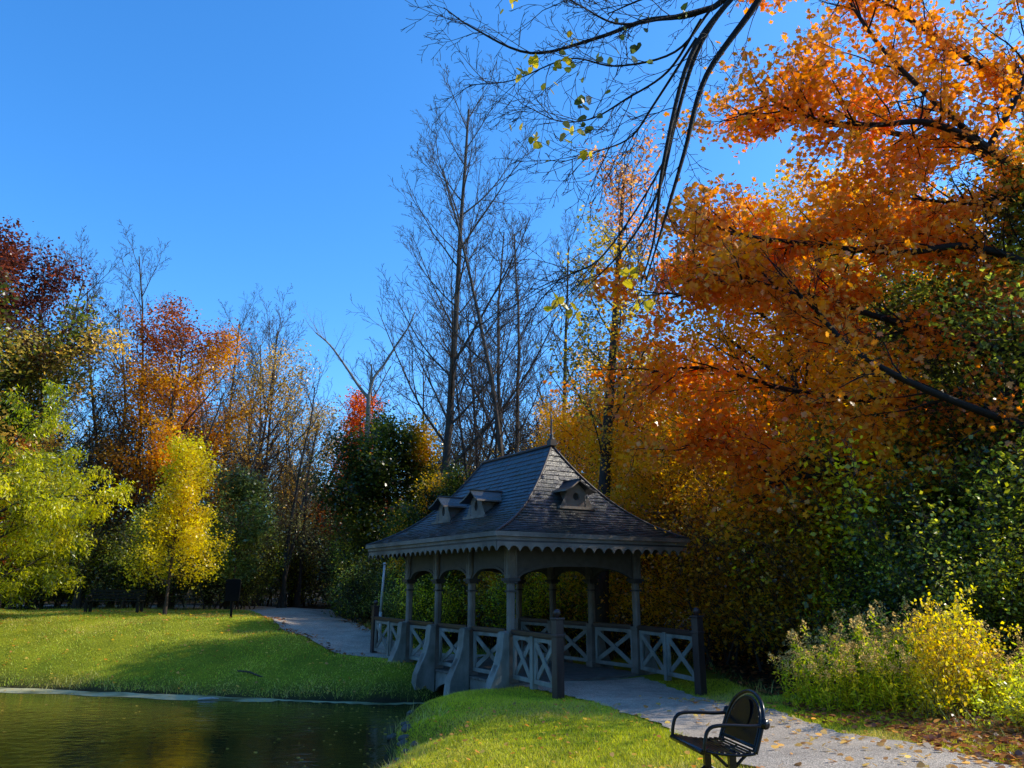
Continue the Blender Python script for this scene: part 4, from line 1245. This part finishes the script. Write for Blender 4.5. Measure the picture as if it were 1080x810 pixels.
# ---- overhanging whip branches of a nearer tree
ob = empty('overhanging_tree', (7.0, 3.2, hz(7.0, 3.2)), 0, 'nearly leafless tree whose long whippy branches hang in from above', 'tree')
off = Vector((7.0, 3.2, hz(7.0, 3.2)))
rg = random.Random(91); rs = np.random.default_rng(91)
tkp = catm3([(7.0, 3.2, off.z - .2), (7.0, 3.3, 3), (6.8, 3.5, 6), (6.2, 4.2, 8), (5.0, 5.0, 9.0)], 6)
tk = [(0, tkp, [.26 - .16 * i / (len(tkp) - 1) for i in range(len(tkp))])]
def PX(px, py, Y_):
    """where the branch passes: viewing direction of a photo point carried out to depth Y_"""
    r = (px - 540) / 816.0; u = (405 - py) / 816.0
    c_, s_ = math.cos(PITCH), math.sin(PITCH)
    d = Vector((r, c_ - u * s_, s_ + u * c_)); return Vector((0, 0, 1.6)) + d * (Y_ / d.y)
hub = Vector((5.0, 5.0, 9.0))
W_ = [
    [hub, PX(840, -80, 5.8), PX(800, 0, 6.0), PX(745, 80, 6.1), PX(722, 160, 6.1), PX(700, 235, 6.1), PX(680, 300, 6.1)],
    [PX(830, -60, 5.8), PX(770, 0, 6.1), PX(735, 55, 6.2), PX(712, 130, 6.3), PX(695, 200, 6.3), PX(660, 260, 6.3), PX(610, 312, 6.3)],
    [PX(830, -60, 5.8), PX(775, -5, 5.9), PX(728, 60, 5.9), PX(700, 170, 5.9), PX(690, 250, 6.0), PX(676, 300, 6.0)],
    [hub, PX(800, -30, 6.0), PX(740, 12, 6.1), PX(680, 22, 6.3), PX(630, 40, 6.5), PX(560, 56, 6.7), PX(500, 30, 6.8), PX(468, 8, 6.8)],
    [PX(760, 5, 6.1), PX(700, 20, 6.0), PX(650, 25, 6.0), PX(610, 5, 6.0), PX(580, -10, 6.0)],
    [PX(750, 10, 6.0), PX(712, 55, 6.2), PX(650, 70, 6.4), PX(600, 62, 6.6), PX(540, 85, 6.8), PX(490, 90, 6.9)],
    [PX(740, 20, 6.0), PX(705, 75, 6.3), PX(660, 105, 6.5), PX(625, 125, 6.6), PX(590, 128, 6.6), PX(555, 112, 6.6)],
    [PX(735, 40, 6.0), PX(690, 110, 6.3), PX(665, 145, 6.5), PX(630, 160, 6.5), PX(590, 172, 6.5)],
    [PX(715, 100, 6.2), PX(700, 170, 6.2), PX(640, 265, 6.2), PX(600, 290, 6.2), PX(575, 300, 6.2)],
    [hub, PX(860, -60, 5.6), PX(810, -20, 5.6), PX(750, -15, 5.7), PX(690, -5, 5.8), PX(640, 15, 5.9)],
]
ol = []
PW = PRM(levels=4, segs=[8, 8, 7, 6, 4], n=[0, 6, 5, 3], ratio=[.5, .55, .5, .5], start=[.1, .15, .1, .1], ang=[35, 35, 38, 40], up=[0, 0, -.05, 0, 0], wig=[.04, .10, .12, .15, .2], rk=.005)
for wi, L_ in enumerate(W_):
    pp = catm3(L_, 6); r0 = [.048, .030, .033, .036, .020, .016, .016, .016, .012, .032][wi]
    ol.append((1, pp, [r0 - (r0 - .005) * (i / (len(pp) - 1)) for i in range(len(pp))]))
    nchild = 12 if wi > 2 else 7
    for j in range(nchild):
        i = min(int(len(pp) * (.3 + .7 * j / nchild)), len(pp) - 2)
        dd = (pp[i + 1] - pp[i]).normalized()
        cd = (dd * .9 + Vector((rg.gauss(-.1, .45), rg.gauss(0, .4), rg.gauss(-.05, .45)))).normalized()
        grow(ol, rg, pp[i], cd, rg.uniform(.35, 1.0), .006, 2, PW)
for l in tk + ol:
    for p in l[1]: p -= off
link('trunk', tubes_mesh('trunk', tk, M['bark_black']), ob)
link('branches', tubes_mesh('branches', ol, M['bark_black'], .0028), ob)
# the few leaves left on it, in loose clusters
cl = [(560, 62, 6.6, 6), (548, 80, 6.6, 4), (590, 60, 6.5, 7), (600, 45, 6.5, 3), (575, 88, 6.6, 3), (535, 5, 6.7, 4), (568, 150, 6.5, 7), (610, 110, 6.4, 7), (622, 128, 6.4, 5), (598, 138, 6.4, 5), (640, 60, 6.3, 4), (655, 28, 6.1, 3), (680, 22, 6.1, 4), (672, 52, 6.2, 5),
      (690, 65, 6.2, 3), (585, 322, 6.2, 5), (600, 322, 6.2, 6), (668, 285, 6.1, 6), (670, 314, 6.1, 4), (618, 345, 6.2, 2), (632, 98, 6.4, 3), (612, 75, 6.4, 4), (720, 10, 6.0, 5), (545, 125, 6.6, 2), (595, 160, 6.5, 2), (625, 160, 6.4, 3)]
LP = []; LC = []
for px, py, d_, n in cl:
    for k in range(n):
        LP.append(np.array(PX(px, py, d_)) + rs.normal(size=3) * .05)
        dark = (px > 600 and py < 150)
        LC.append(np.array(([.10, .13, .03] if dark else [.55, .42, .04])) * rs.uniform(.6, 1.3))
link('leaves', leaves_mesh('leaves', np.array(LP) - np.array(off), .085, MAPLE7, np.array(LC), rs, M['leaf'], up=.0, hang=.8), ob)

# ------------------------------------------------------------------ shrubs
SH = dict(levels=3, segs=[6, 6, 5, 4], n=[7, 7, 5], ratio=[.55, .5, .5], start=[.1, .1, .1], ang=[35, 40, 42], up=[.1, .5, .3, .1], rk=.008, wig=[.1, .12, .15, .2], shape=lambda t: 1.1 - .4 * t)
def shrub_proto(seed, H, n, cols, size=.10, jit=.16, mat='leaf', stems=7, spread=.38, tmpl=KITE):
    return tree_parts(seed, H, .03, PRM(**SH), M['bark_brown'], dict(n=n, jit=jit, size=size, lvl=1, tmin=.1, mat=M[mat], col=pal(cols, seed, .6, spark=.42), tmpl=tmpl), stems=stems, spread=spread)
sA = shrub_proto(101, 2.6, 10000, DKGREEN + [(.20, .21, .02), (.34, .32, .03)], .08, .16, 'leaf_dull')
sB = shrub_proto(102, 3.4, 13000, [(.03, .03, .015), (.07, .07, .025), (.12, .12, .04), (.20, .18, .06)], .08, .2, 'leaf_dull')
sC = shrub_proto(103, 3.0, 11000, [(.08, .045, .01), (.26, .14, .012), (.55, .30, .015), (.62, .40, .02)], .085, .24)
sD = shrub_proto(104, 2.4, 8500, [(.04, .05, .012), (.16, .17, .015), (.40, .38, .02), (.60, .52, .03)], .08, .2)  # leaf colours lightened to look sunlit
def sh(parts, x, y, k, label, group, rz):
    return plant('shrub', parts, x, y, label, 'shrub', group, rz, k)
rr = random.Random(14)
for i, (x, y, k, t) in enumerate([(9.6, 17.6, 1.5, 0), (9.2, 15.8, 1.5, 0), (7.4, 14.6, 1.2, 0), (9.6, 14.4, 1.35, 0), (11.2, 13.9, 1.1, 0), (11.5, 16.5, 1.6, 0), (10.6, 14.6, 1.0, 0), (7.0, 13.4, .8, 0)]):
    sh(sA, x, y, k, 'dark green leafy shrub in the thicket right of the gazebo and path', 'dark shrubs of the right hand thicket', rr.uniform(0, 6))
for i, (x, y, k) in enumerate([(6.9, 15.4, .85), (8.4, 17.2, 1.6), (10.4, 16.6, 1.7), (12.4, 16.4, 1.7), (7.6, 18.4, 1.35), (9.8, 14.8, 1.3), (8.4, 13.3, .85), (11.8, 14.2, 1.3), (9.9, 13.2, .9), (12.6, 13.8, 1.2)]):
    sh(sD, x, y, k, 'shrub with yellow green sunlit leaves among the dark thicket at right', 'yellow green shrubs of the right hand thicket', rr.uniform(0, 6))
for i, (x, y, k) in enumerate([(3.4, 23.6, 1.1), (6.2, 18.6, 1.2), (7.2, 19.8, 1.4), (5.4, 20.6, 1.2), (6.8, 16.9, 1.1), (8.4, 21.8, 1.5), (1.4, 25.6, 1.0), (6.6, 22.8, 1.4), (-.4, 26.5, 1.0), (4.6, 26.0, 1.4), (2.2, 28.0, 1.3), (7.4, 20.2, 1.3)]):
    sh(sC, x, y, k, 'brownish gold shrub growing behind the gazebo columns', 'brown and gold shrubs behind the gazebo', rr.uniform(0, 6))
for i, (x, y, k) in enumerate([(1.0, 28.0, 1.1), (-1.4, 28.8, 1.0), (2.8, 25.0, .9), (.2, 24.9, .8), (-2.2, 25.6, .8)]):
    sh(sD, x, y, k, 'sunlit green shrub seen through the gazebo openings', 'green shrubs seen through the gazebo', rr.uniform(0, 6))
for i in range(24):
    x = -31 + i * 1.22 + rr.uniform(-.4, .4); 
    y = (46.5 if x > -16 else 39.2) + rr.uniform(-1.2, 2.0)
    if x > -9: y = 44 - (x + 9) * 1.4 + rr.uniform(-1, 1)
    if -17 < x < -9: y = 46 + rr.uniform(-.5, 2)
    sh(sB if i % 3 else sD, x, y, rr.uniform(1.0, 1.55), 'grey green bush in the dense wood edge behind the lawn', 'bushes of the wood edge behind the far lawn', rr.uniform(0, 6))
for i in range(14):
    x = -30 + i * 1.35 + rr.uniform(-.3, .3)
    if x > -12.5: break
    sh(sA if i % 2 else sB, x, 37.0 + rr.uniform(-.6, .8), rr.uniform(.8, 1.2), 'low dark bush at the foot of the wood behind the far bench', 'dark bushes behind the far bench', rr.uniform(0, 6))
for i, (x, y, k) in enumerate([(-5.6, 30.2, .75), (-3.6, 26.2, .55), (-5.9, 33.2, 1.1), (-6.4, 37.0, 1.3), (-3.0, 31.5, 1.2), (-7.4, 41, 1.3), (-1.0, 32.0, 1.2), (-4.6, 34.5, 1.3)]):
    sh(sA, x, y, k, 'dark green bush beside the path left of the gazebo', 'dark bushes where the far path meets the gazebo', rr.uniform(0, 6))

# denser wood behind: many mid trees
tw = tree_parts(110, 9.5, .14, PRM(levels=3, n=[20, 8, 5], ratio=[.34, .5, .5], start=[.12, .15, .1], ang=[45, 42, 42], up=[.1, .6, .3, .2]), M['bark_brown'],
                dict(n=17000, jit=.35, size=.13, mat=M['leaf_dull'], col=pal([(.035, .033, .018), (.07, .065, .03), (.14, .11, .045), (.22, .15, .06)], 111, 1.3)))
for i, (x, y, k) in enumerate([(-29, 43, 1.0), (-25.5, 42.5, 1.0), (-21.5, 41.5, .9), (-18.8, 43, .95), (-15.6, 48.5, .9), (-12.9, 49.5, .85), (-10.2, 49, .8), (-7.0, 50, .85), (-4.2, 48, .85), (-1.4, 46, .9), (1.2, 44, .95), (4.0, 42.5, .95), (7.4, 40, 1.0), (10.8, 38, 1.05), (14.5, 36, 1.1), (18.5, 32, 1.2), (-33, 44, 1.2), (17, 24, 1.2)]):
    plant('woodland_tree', tw, x, y, 'dull olive brown tree filling the wood behind the park', 'tree', 'dull olive trees filling the background wood', rr.uniform(0, 6), k)

# far wood mass
rs = np.random.default_rng(120)
n = 60000
xx = rs.uniform(-75, 75, n); yy = rs.uniform(52, 64, n) 
zt = 6.5 + 1.5 * np.sin(xx * .31) + 1.2 * np.sin(xx * .83 + 2)
zz = height(xx, yy) + rs.uniform(0, 1, n) ** .8 * zt
P = np.stack([xx, yy, zz], 1)
c = palette(P, [(.03, .035, .02), (.06, .06, .03), (.11, .09, .04), (.16, .11, .04)], rs, 121, 3.0)
o = link('far_woodland', leaves_mesh('far_woodland', P, .5, KITE, c, rs, M['leaf_dull']))
tag(o, 'far wood closing the view behind all the trees', 'woodland', kind='stuff')

# ------------------------------------------------------------------ goldenrod and the yellow shrub beside the path
def weed_parts(seed, stems, H, spread, plume, cols, leafsize=.07, leafn=40):
    rg = random.Random(seed); rs = np.random.default_rng(seed)
    L_ = []; LPn = []; FP = []
    for s in range(stems):
        a = rg.uniform(0, 6.28); r0 = spread * math.sqrt(rg.random())
        p = Vector((r0 * math.cos(a), r0 * math.sin(a), -.03)); d = Vector((rg.gauss(0, .12) + .12 * math.cos(a), rg.gauss(0, .12) + .12 * math.sin(a), 1)).normalized()
        h = H * rg.uniform(.65, 1.1); pts = [p.copy()]
        for i in range(6):
            d = (d + rv(rg) * .05).normalized(); p = p + d * h / 6; pts.append(p.copy())
        L_.append((1, pts, [.0045 - .0006 * i for i in range(7)]))
        A = np.array([tuple(q) for q in pts])
        t = rs.uniform(.08, .95, leafn) * 6; i = t.astype(int); f = (t - i)[:, None]
        LPn.append(A[i] * (1 - f) + A[i + 1] * f + rs.normal(size=(leafn, 3)) * [.012, .012, .005])
        if plume:
            m = 55
            t = rs.uniform(0, 1, m)[:, None]
            q = A[-1] + (A[-1] - A[-2]) * (t - .6) * .9
            FP.append(q + rs.normal(size=(m, 3)) * (.05 * (1.1 - t)) )
    out = [('stems', tubes_mesh('stems', L_, M['stem'], .003))]
    P = np.concatenate(LPn); out.append(('leaves', leaves_mesh('leaves', P, leafsize, LANCE, palette(P, cols, rs, seed, .3), rs, M['leaf_matte'], up=.1, hang=-.3)))
    if plume:
        P = np.concatenate(FP); out.append(('plumes', leaves_mesh('plumes', P, .028, KITE, palette(P, [(.24, .15, .05), (.38, .27, .10), (.46, .34, .15)], rs, seed + 1, .3), rs, M['leaf_matte'], up=0)))
    return out
gr1 = weed_parts(130, 20, 1.15, .32, True, [(.16, .20, .015), (.30, .34, .02), (.46, .44, .03)], .10)
gr2 = weed_parts(131, 16, .95, .30, True, [(.18, .20, .015), (.32, .32, .02), (.48, .40, .04)], .09)
rr = random.Random(31)
for i, (x, y, k) in enumerate([(4.35, 12.5, .9), (4.75, 12.3, 1.0), (4.95, 11.75, 1.0), (5.25, 12.35, 1.12), (5.3, 11.5, .95), (5.65, 11.9, 1.12), (5.7, 11.1, .95), (6.1, 11.6, 1.1), (4.55, 11.9, .8), (6.0, 12.5, 1.2), (6.2, 10.6, .85), (6.6, 11.0, .9), (5.0, 13.2, 1.15), (5.6, 13.2, 1.2)]):
    plant('goldenrod_clump', gr1 if i % 2 else gr2, x, y, 'clump of goldenrod gone to pale seed beside the path', 'wild plant', 'goldenrod clumps between the path and the thicket', rr.uniform(0, 6), k)
ysh = tree_parts(132, 1.9, .014, PRM(**{**SH, 'n': [6, 5, 3], 'spread': 0}), M['stem'], dict(n=2600, jit=.08, size=.085, lvl=1, tmin=.1, tmpl=KITE, col=pal([(.36, .33, .012), (.54, .44, .012), (.58, .44, .012), (.58, .34, .02)], 133, .4), up=.3), stems=7, spread=.22)
plant('yellow_shrub', ysh, 5.55, 10.6, 'slender shrub with bright golden yellow leaves behind the leaf strewn path edge', 'shrub', rz=0, scale=(.55, .55, .70))
plant('yellow_shrub', ysh, 6.15, 10.9, 'paler yellow green shrub just right of the golden yellow one', 'shrub', rz=2, scale=(.55, .55, .58))
ylo = tree_parts(134, .8, .01, PRM(**{**SH, 'n': [5, 4, 3]}), M['stem'], dict(n=1600, jit=.05, size=.07, lvl=1, tmin=.05, col=pal([(.28, .32, .02), (.46, .44, .03), (.58, .50, .04)], 135, .3), up=.3), stems=8, spread=.5)
for x, y, k in [(6.15, 9.0, .75), (6.7, 8.8, .85), (6.5, 9.6, .8), (5.75, 9.4, .6), (7.2, 9.3, .9)]:
    plant('low_shrub', ylo, x, y, 'low yellow green shrub above the fallen leaves at lower right', 'shrub', 'low yellow green shrubs at the leaf strewn edge', rr.uniform(0, 6), k)

# ------------------------------------------------------------------ grass
def blades(name, n, x0, x1, y0, y1, hgt, wid, cols, seed, label, maskf, dens=None):
    rs = np.random.default_rng(seed)
    x = rs.uniform(x0, x1, n); y = rs.uniform(y0, y1, n)
    k = maskf(x, y)
    x = x[k]; y = y[k]; m = len(x)
    z = height(x, y) - .008
    h = hgt * rs.uniform(.45, 1.25, m) * (1 + .35 * snoise(np.c_[x, y, z], seed, .5)); a = rs.uniform(0, 6.283, m); w = wid * rs.uniform(.6, 1.2, m)
    ln = rs.normal(size=(m, 2)) * .45 * h[:, None]
    V = np.zeros((m, 3, 3))
    V[:, 0, 0] = x - np.cos(a) * w / 2; V[:, 0, 1] = y - np.sin(a) * w / 2; V[:, 0, 2] = z
    V[:, 1, 0] = x + np.cos(a) * w / 2; V[:, 1, 1] = y + np.sin(a) * w / 2; V[:, 1, 2] = z
    V[:, 2, 0] = x + ln[:, 0]; V[:, 2, 1] = y + ln[:, 1]; V[:, 2, 2] = z + h
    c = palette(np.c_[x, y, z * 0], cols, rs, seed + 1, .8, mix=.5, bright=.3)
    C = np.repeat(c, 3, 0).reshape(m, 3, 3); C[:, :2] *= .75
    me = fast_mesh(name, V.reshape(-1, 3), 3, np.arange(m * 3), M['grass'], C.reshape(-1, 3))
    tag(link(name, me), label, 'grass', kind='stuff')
LAWN_LIT = [(.24, .25, .012), (.38, .39, .018), (.48, .46, .025), (.52, .43, .07), (.44, .32, .12)]  # near lawn brightened so its colour carries the strong sunlight
def near_mask(x, y):
    return (pond_sd(x, y) > .12) & ~on_path(x, y, -.03) & ~in_gazebo(x, y, .05) & (forest_mask(x, y) < .5) & (np.abs(x) < y * .75 + .5)
blades('grass', 260000, -3.2, 5.6, 4.9, 17.6, .045, .010, LAWN_LIT, 140, 'short sunlit lawn grass on the near bank', near_mask)
def far_mask(x, y):
    return (pond_sd(x, y) > .1) & ~on_path(x, y, .0) & ~in_gazebo(x, y, .2) & (x < -y * .02 - .5) & (np.abs(x) < y * .72 + .5) & (forest_mask(x, y) < .6)
blades('grass', 210000, -27, -1.0, 18.6, 38, .05, .022, [(.11, .15, .012), (.19, .24, .018), (.30, .33, .03), (.42, .38, .07), (.36, .27, .10)], 141, 'lawn grass on the far bank beyond the pond', far_mask)  # far bank palette kept darker, its shade put into the colour
def shore_mask(x, y):
    s = pond_sd(x, y); return (s > .0) & (s < .55 + .35 * np.sin(x * 3 + y * 2.2)) & ~on_path(x, y, .1) & ~in_gazebo(x, y, .0) & (np.abs(x) < y * .75 + .5)
blades('shore_grass', 60000, -27, 1.0, 9.5, 27, .17, .014, [(.08, .11, .015), (.17, .21, .03), (.30, .28, .07), (.38, .32, .12)], 142, 'longer rough grass along the water edge', shore_mask)
def edge_mask(x, y):
    f = forest_mask(x, y); return (f > .15) & (f < .98) & ~on_path(x, y, .08) & (pond_sd(x, y) > .3) & (np.abs(x) < y * .75 + .5)
blades('undergrowth', 60000, -27, 12, 6, 40, .2, .02, [(.06, .09, .012), (.14, .16, .03), (.26, .24, .06), (.34, .26, .08)], 143, 'long mixed undergrowth along the foot of the trees', edge_mask)

# ------------------------------------------------------------------ fallen leaves
def litter(name, n, x0, x1, y0, y1, size, cols, seed, label, maskf, dz=.03):
    rs = np.random.default_rng(seed)
    x = rs.uniform(x0, x1, n); y = rs.uniform(y0, y1, n); k = maskf(x, y, rs); x = x[k]; y = y[k]
    z = height(x, y) + dz + rs.uniform(0, .02, len(x))
    P = np.c_[x, y, z]; c = palette(P, cols, rs, seed, .5, mix=.3)
    me = leaves_mesh(name, P, size, MAPLE7, c, rs, M['leaf'], up=2.2)
    tag(link(name, me), label, 'fallen leaves', kind='stuff')
LIT = [(.05, .018, .010), (.11, .04, .016), (.19, .075, .028), (.28, .14, .05)]
litter('fallen_leaves', 19000, 3.6, 10, 5.5, 14, .07, LIT, 150, 'red brown fallen leaves heaped along the right path edge',
       lambda x, y, rs: (x > 4.3 - .06 * (y - 8) + .35 * np.sin(y * 2.1) * .5) & ((rs.uniform(0, 1, len(x)) < np.clip(1.25 - (y - 6) / 6.5, .08, 1))))
litter('fallen_leaves', 1500, 1.6, 4.6, 5, 15, .07, [(.20, .10, .04), (.40, .24, .08), (.5, .38, .12)], 151, 'scattered dry leaves lying on the footpath', lambda x, y, rs: on_path(x, y) & (rs.uniform(0, 1, len(x)) < np.clip((x - 1.2) / 3, .15, 1) ** 2), .03)
litter('fallen_leaves', 1300, -2.2, 4.5, 5, 14, .06, [(.45, .30, .04), (.50, .22, .05), (.35, .14, .04), (.6, .48, .08)], 152, 'small yellow and orange leaves scattered over the near grass', lambda x, y, rs: near_mask(x, y) & (rs.uniform(0, 1, len(x)) < .5), .045)
litter('fallen_leaves', 9000, 3.5, 14, 12, 26, .1, LIT, 153, 'brown leaf litter under the thicket', lambda x, y, rs: (forest_mask(x, y) > .5), .02)
litter('fallen_leaves', 1800, -26, -2, 19, 34, .08, [(.45, .30, .04), (.40, .18, .04), (.30, .14, .04)], 155, 'scattered fallen leaves on the far lawn', lambda x, y, rs: far_mask(x, y), .045)
litter('fallen_leaves', 1500, -9, -3.4, 22.5, 31, .09, LIT, 154, 'leaves blown along the edge of the far path', lambda x, y, rs: on_path(x, y, .3) & ~on_path(x, y, -.5), .03)

# leaves floating on the pond
rs = np.random.default_rng(160)
x = rs.uniform(-18, -1.5, 1500); y = rs.uniform(11, 22, 1500); sd_ = pond_sd(x, y)
k = (sd_ < -.05) & (rs.uniform(0, 1, 1500) < np.clip(1.1 + sd_ * .45, .06, 1)); x = x[k]; y = y[k]
P = np.c_[x, y, np.full(len(x), WATER + .008)]
me = leaves_mesh('floating_leaves', P, .06, MAPLE7, palette(P, [(.35, .24, .05), (.42, .32, .06), (.22, .12, .04)], rs, 161, .5), rs, M['leaf'], up=30)
tag(link('floating_leaves', me), 'small fallen leaves floating on the pond', 'fallen leaves', kind='stuff')

# unseen trees added behind and beside the viewer to cut sky light
rr = random.Random(77)
for i, (x, y) in enumerate([(-34, -4), (-30, -14), (-22, -17), (-14, -15), (-6, -18), (2, -16), (10, -18), (18, -15), (-38, 8), (-44, 20), (26, -12), (-18, -24), (-2, -26), (14, -26)]):
    plant('woodland_tree', tw, x, y, 'dull olive brown tree added out of view to block sky light', 'tree', 'unseen trees added around the viewer', rr.uniform(0, 6), rr.uniform(1.3, 1.7))
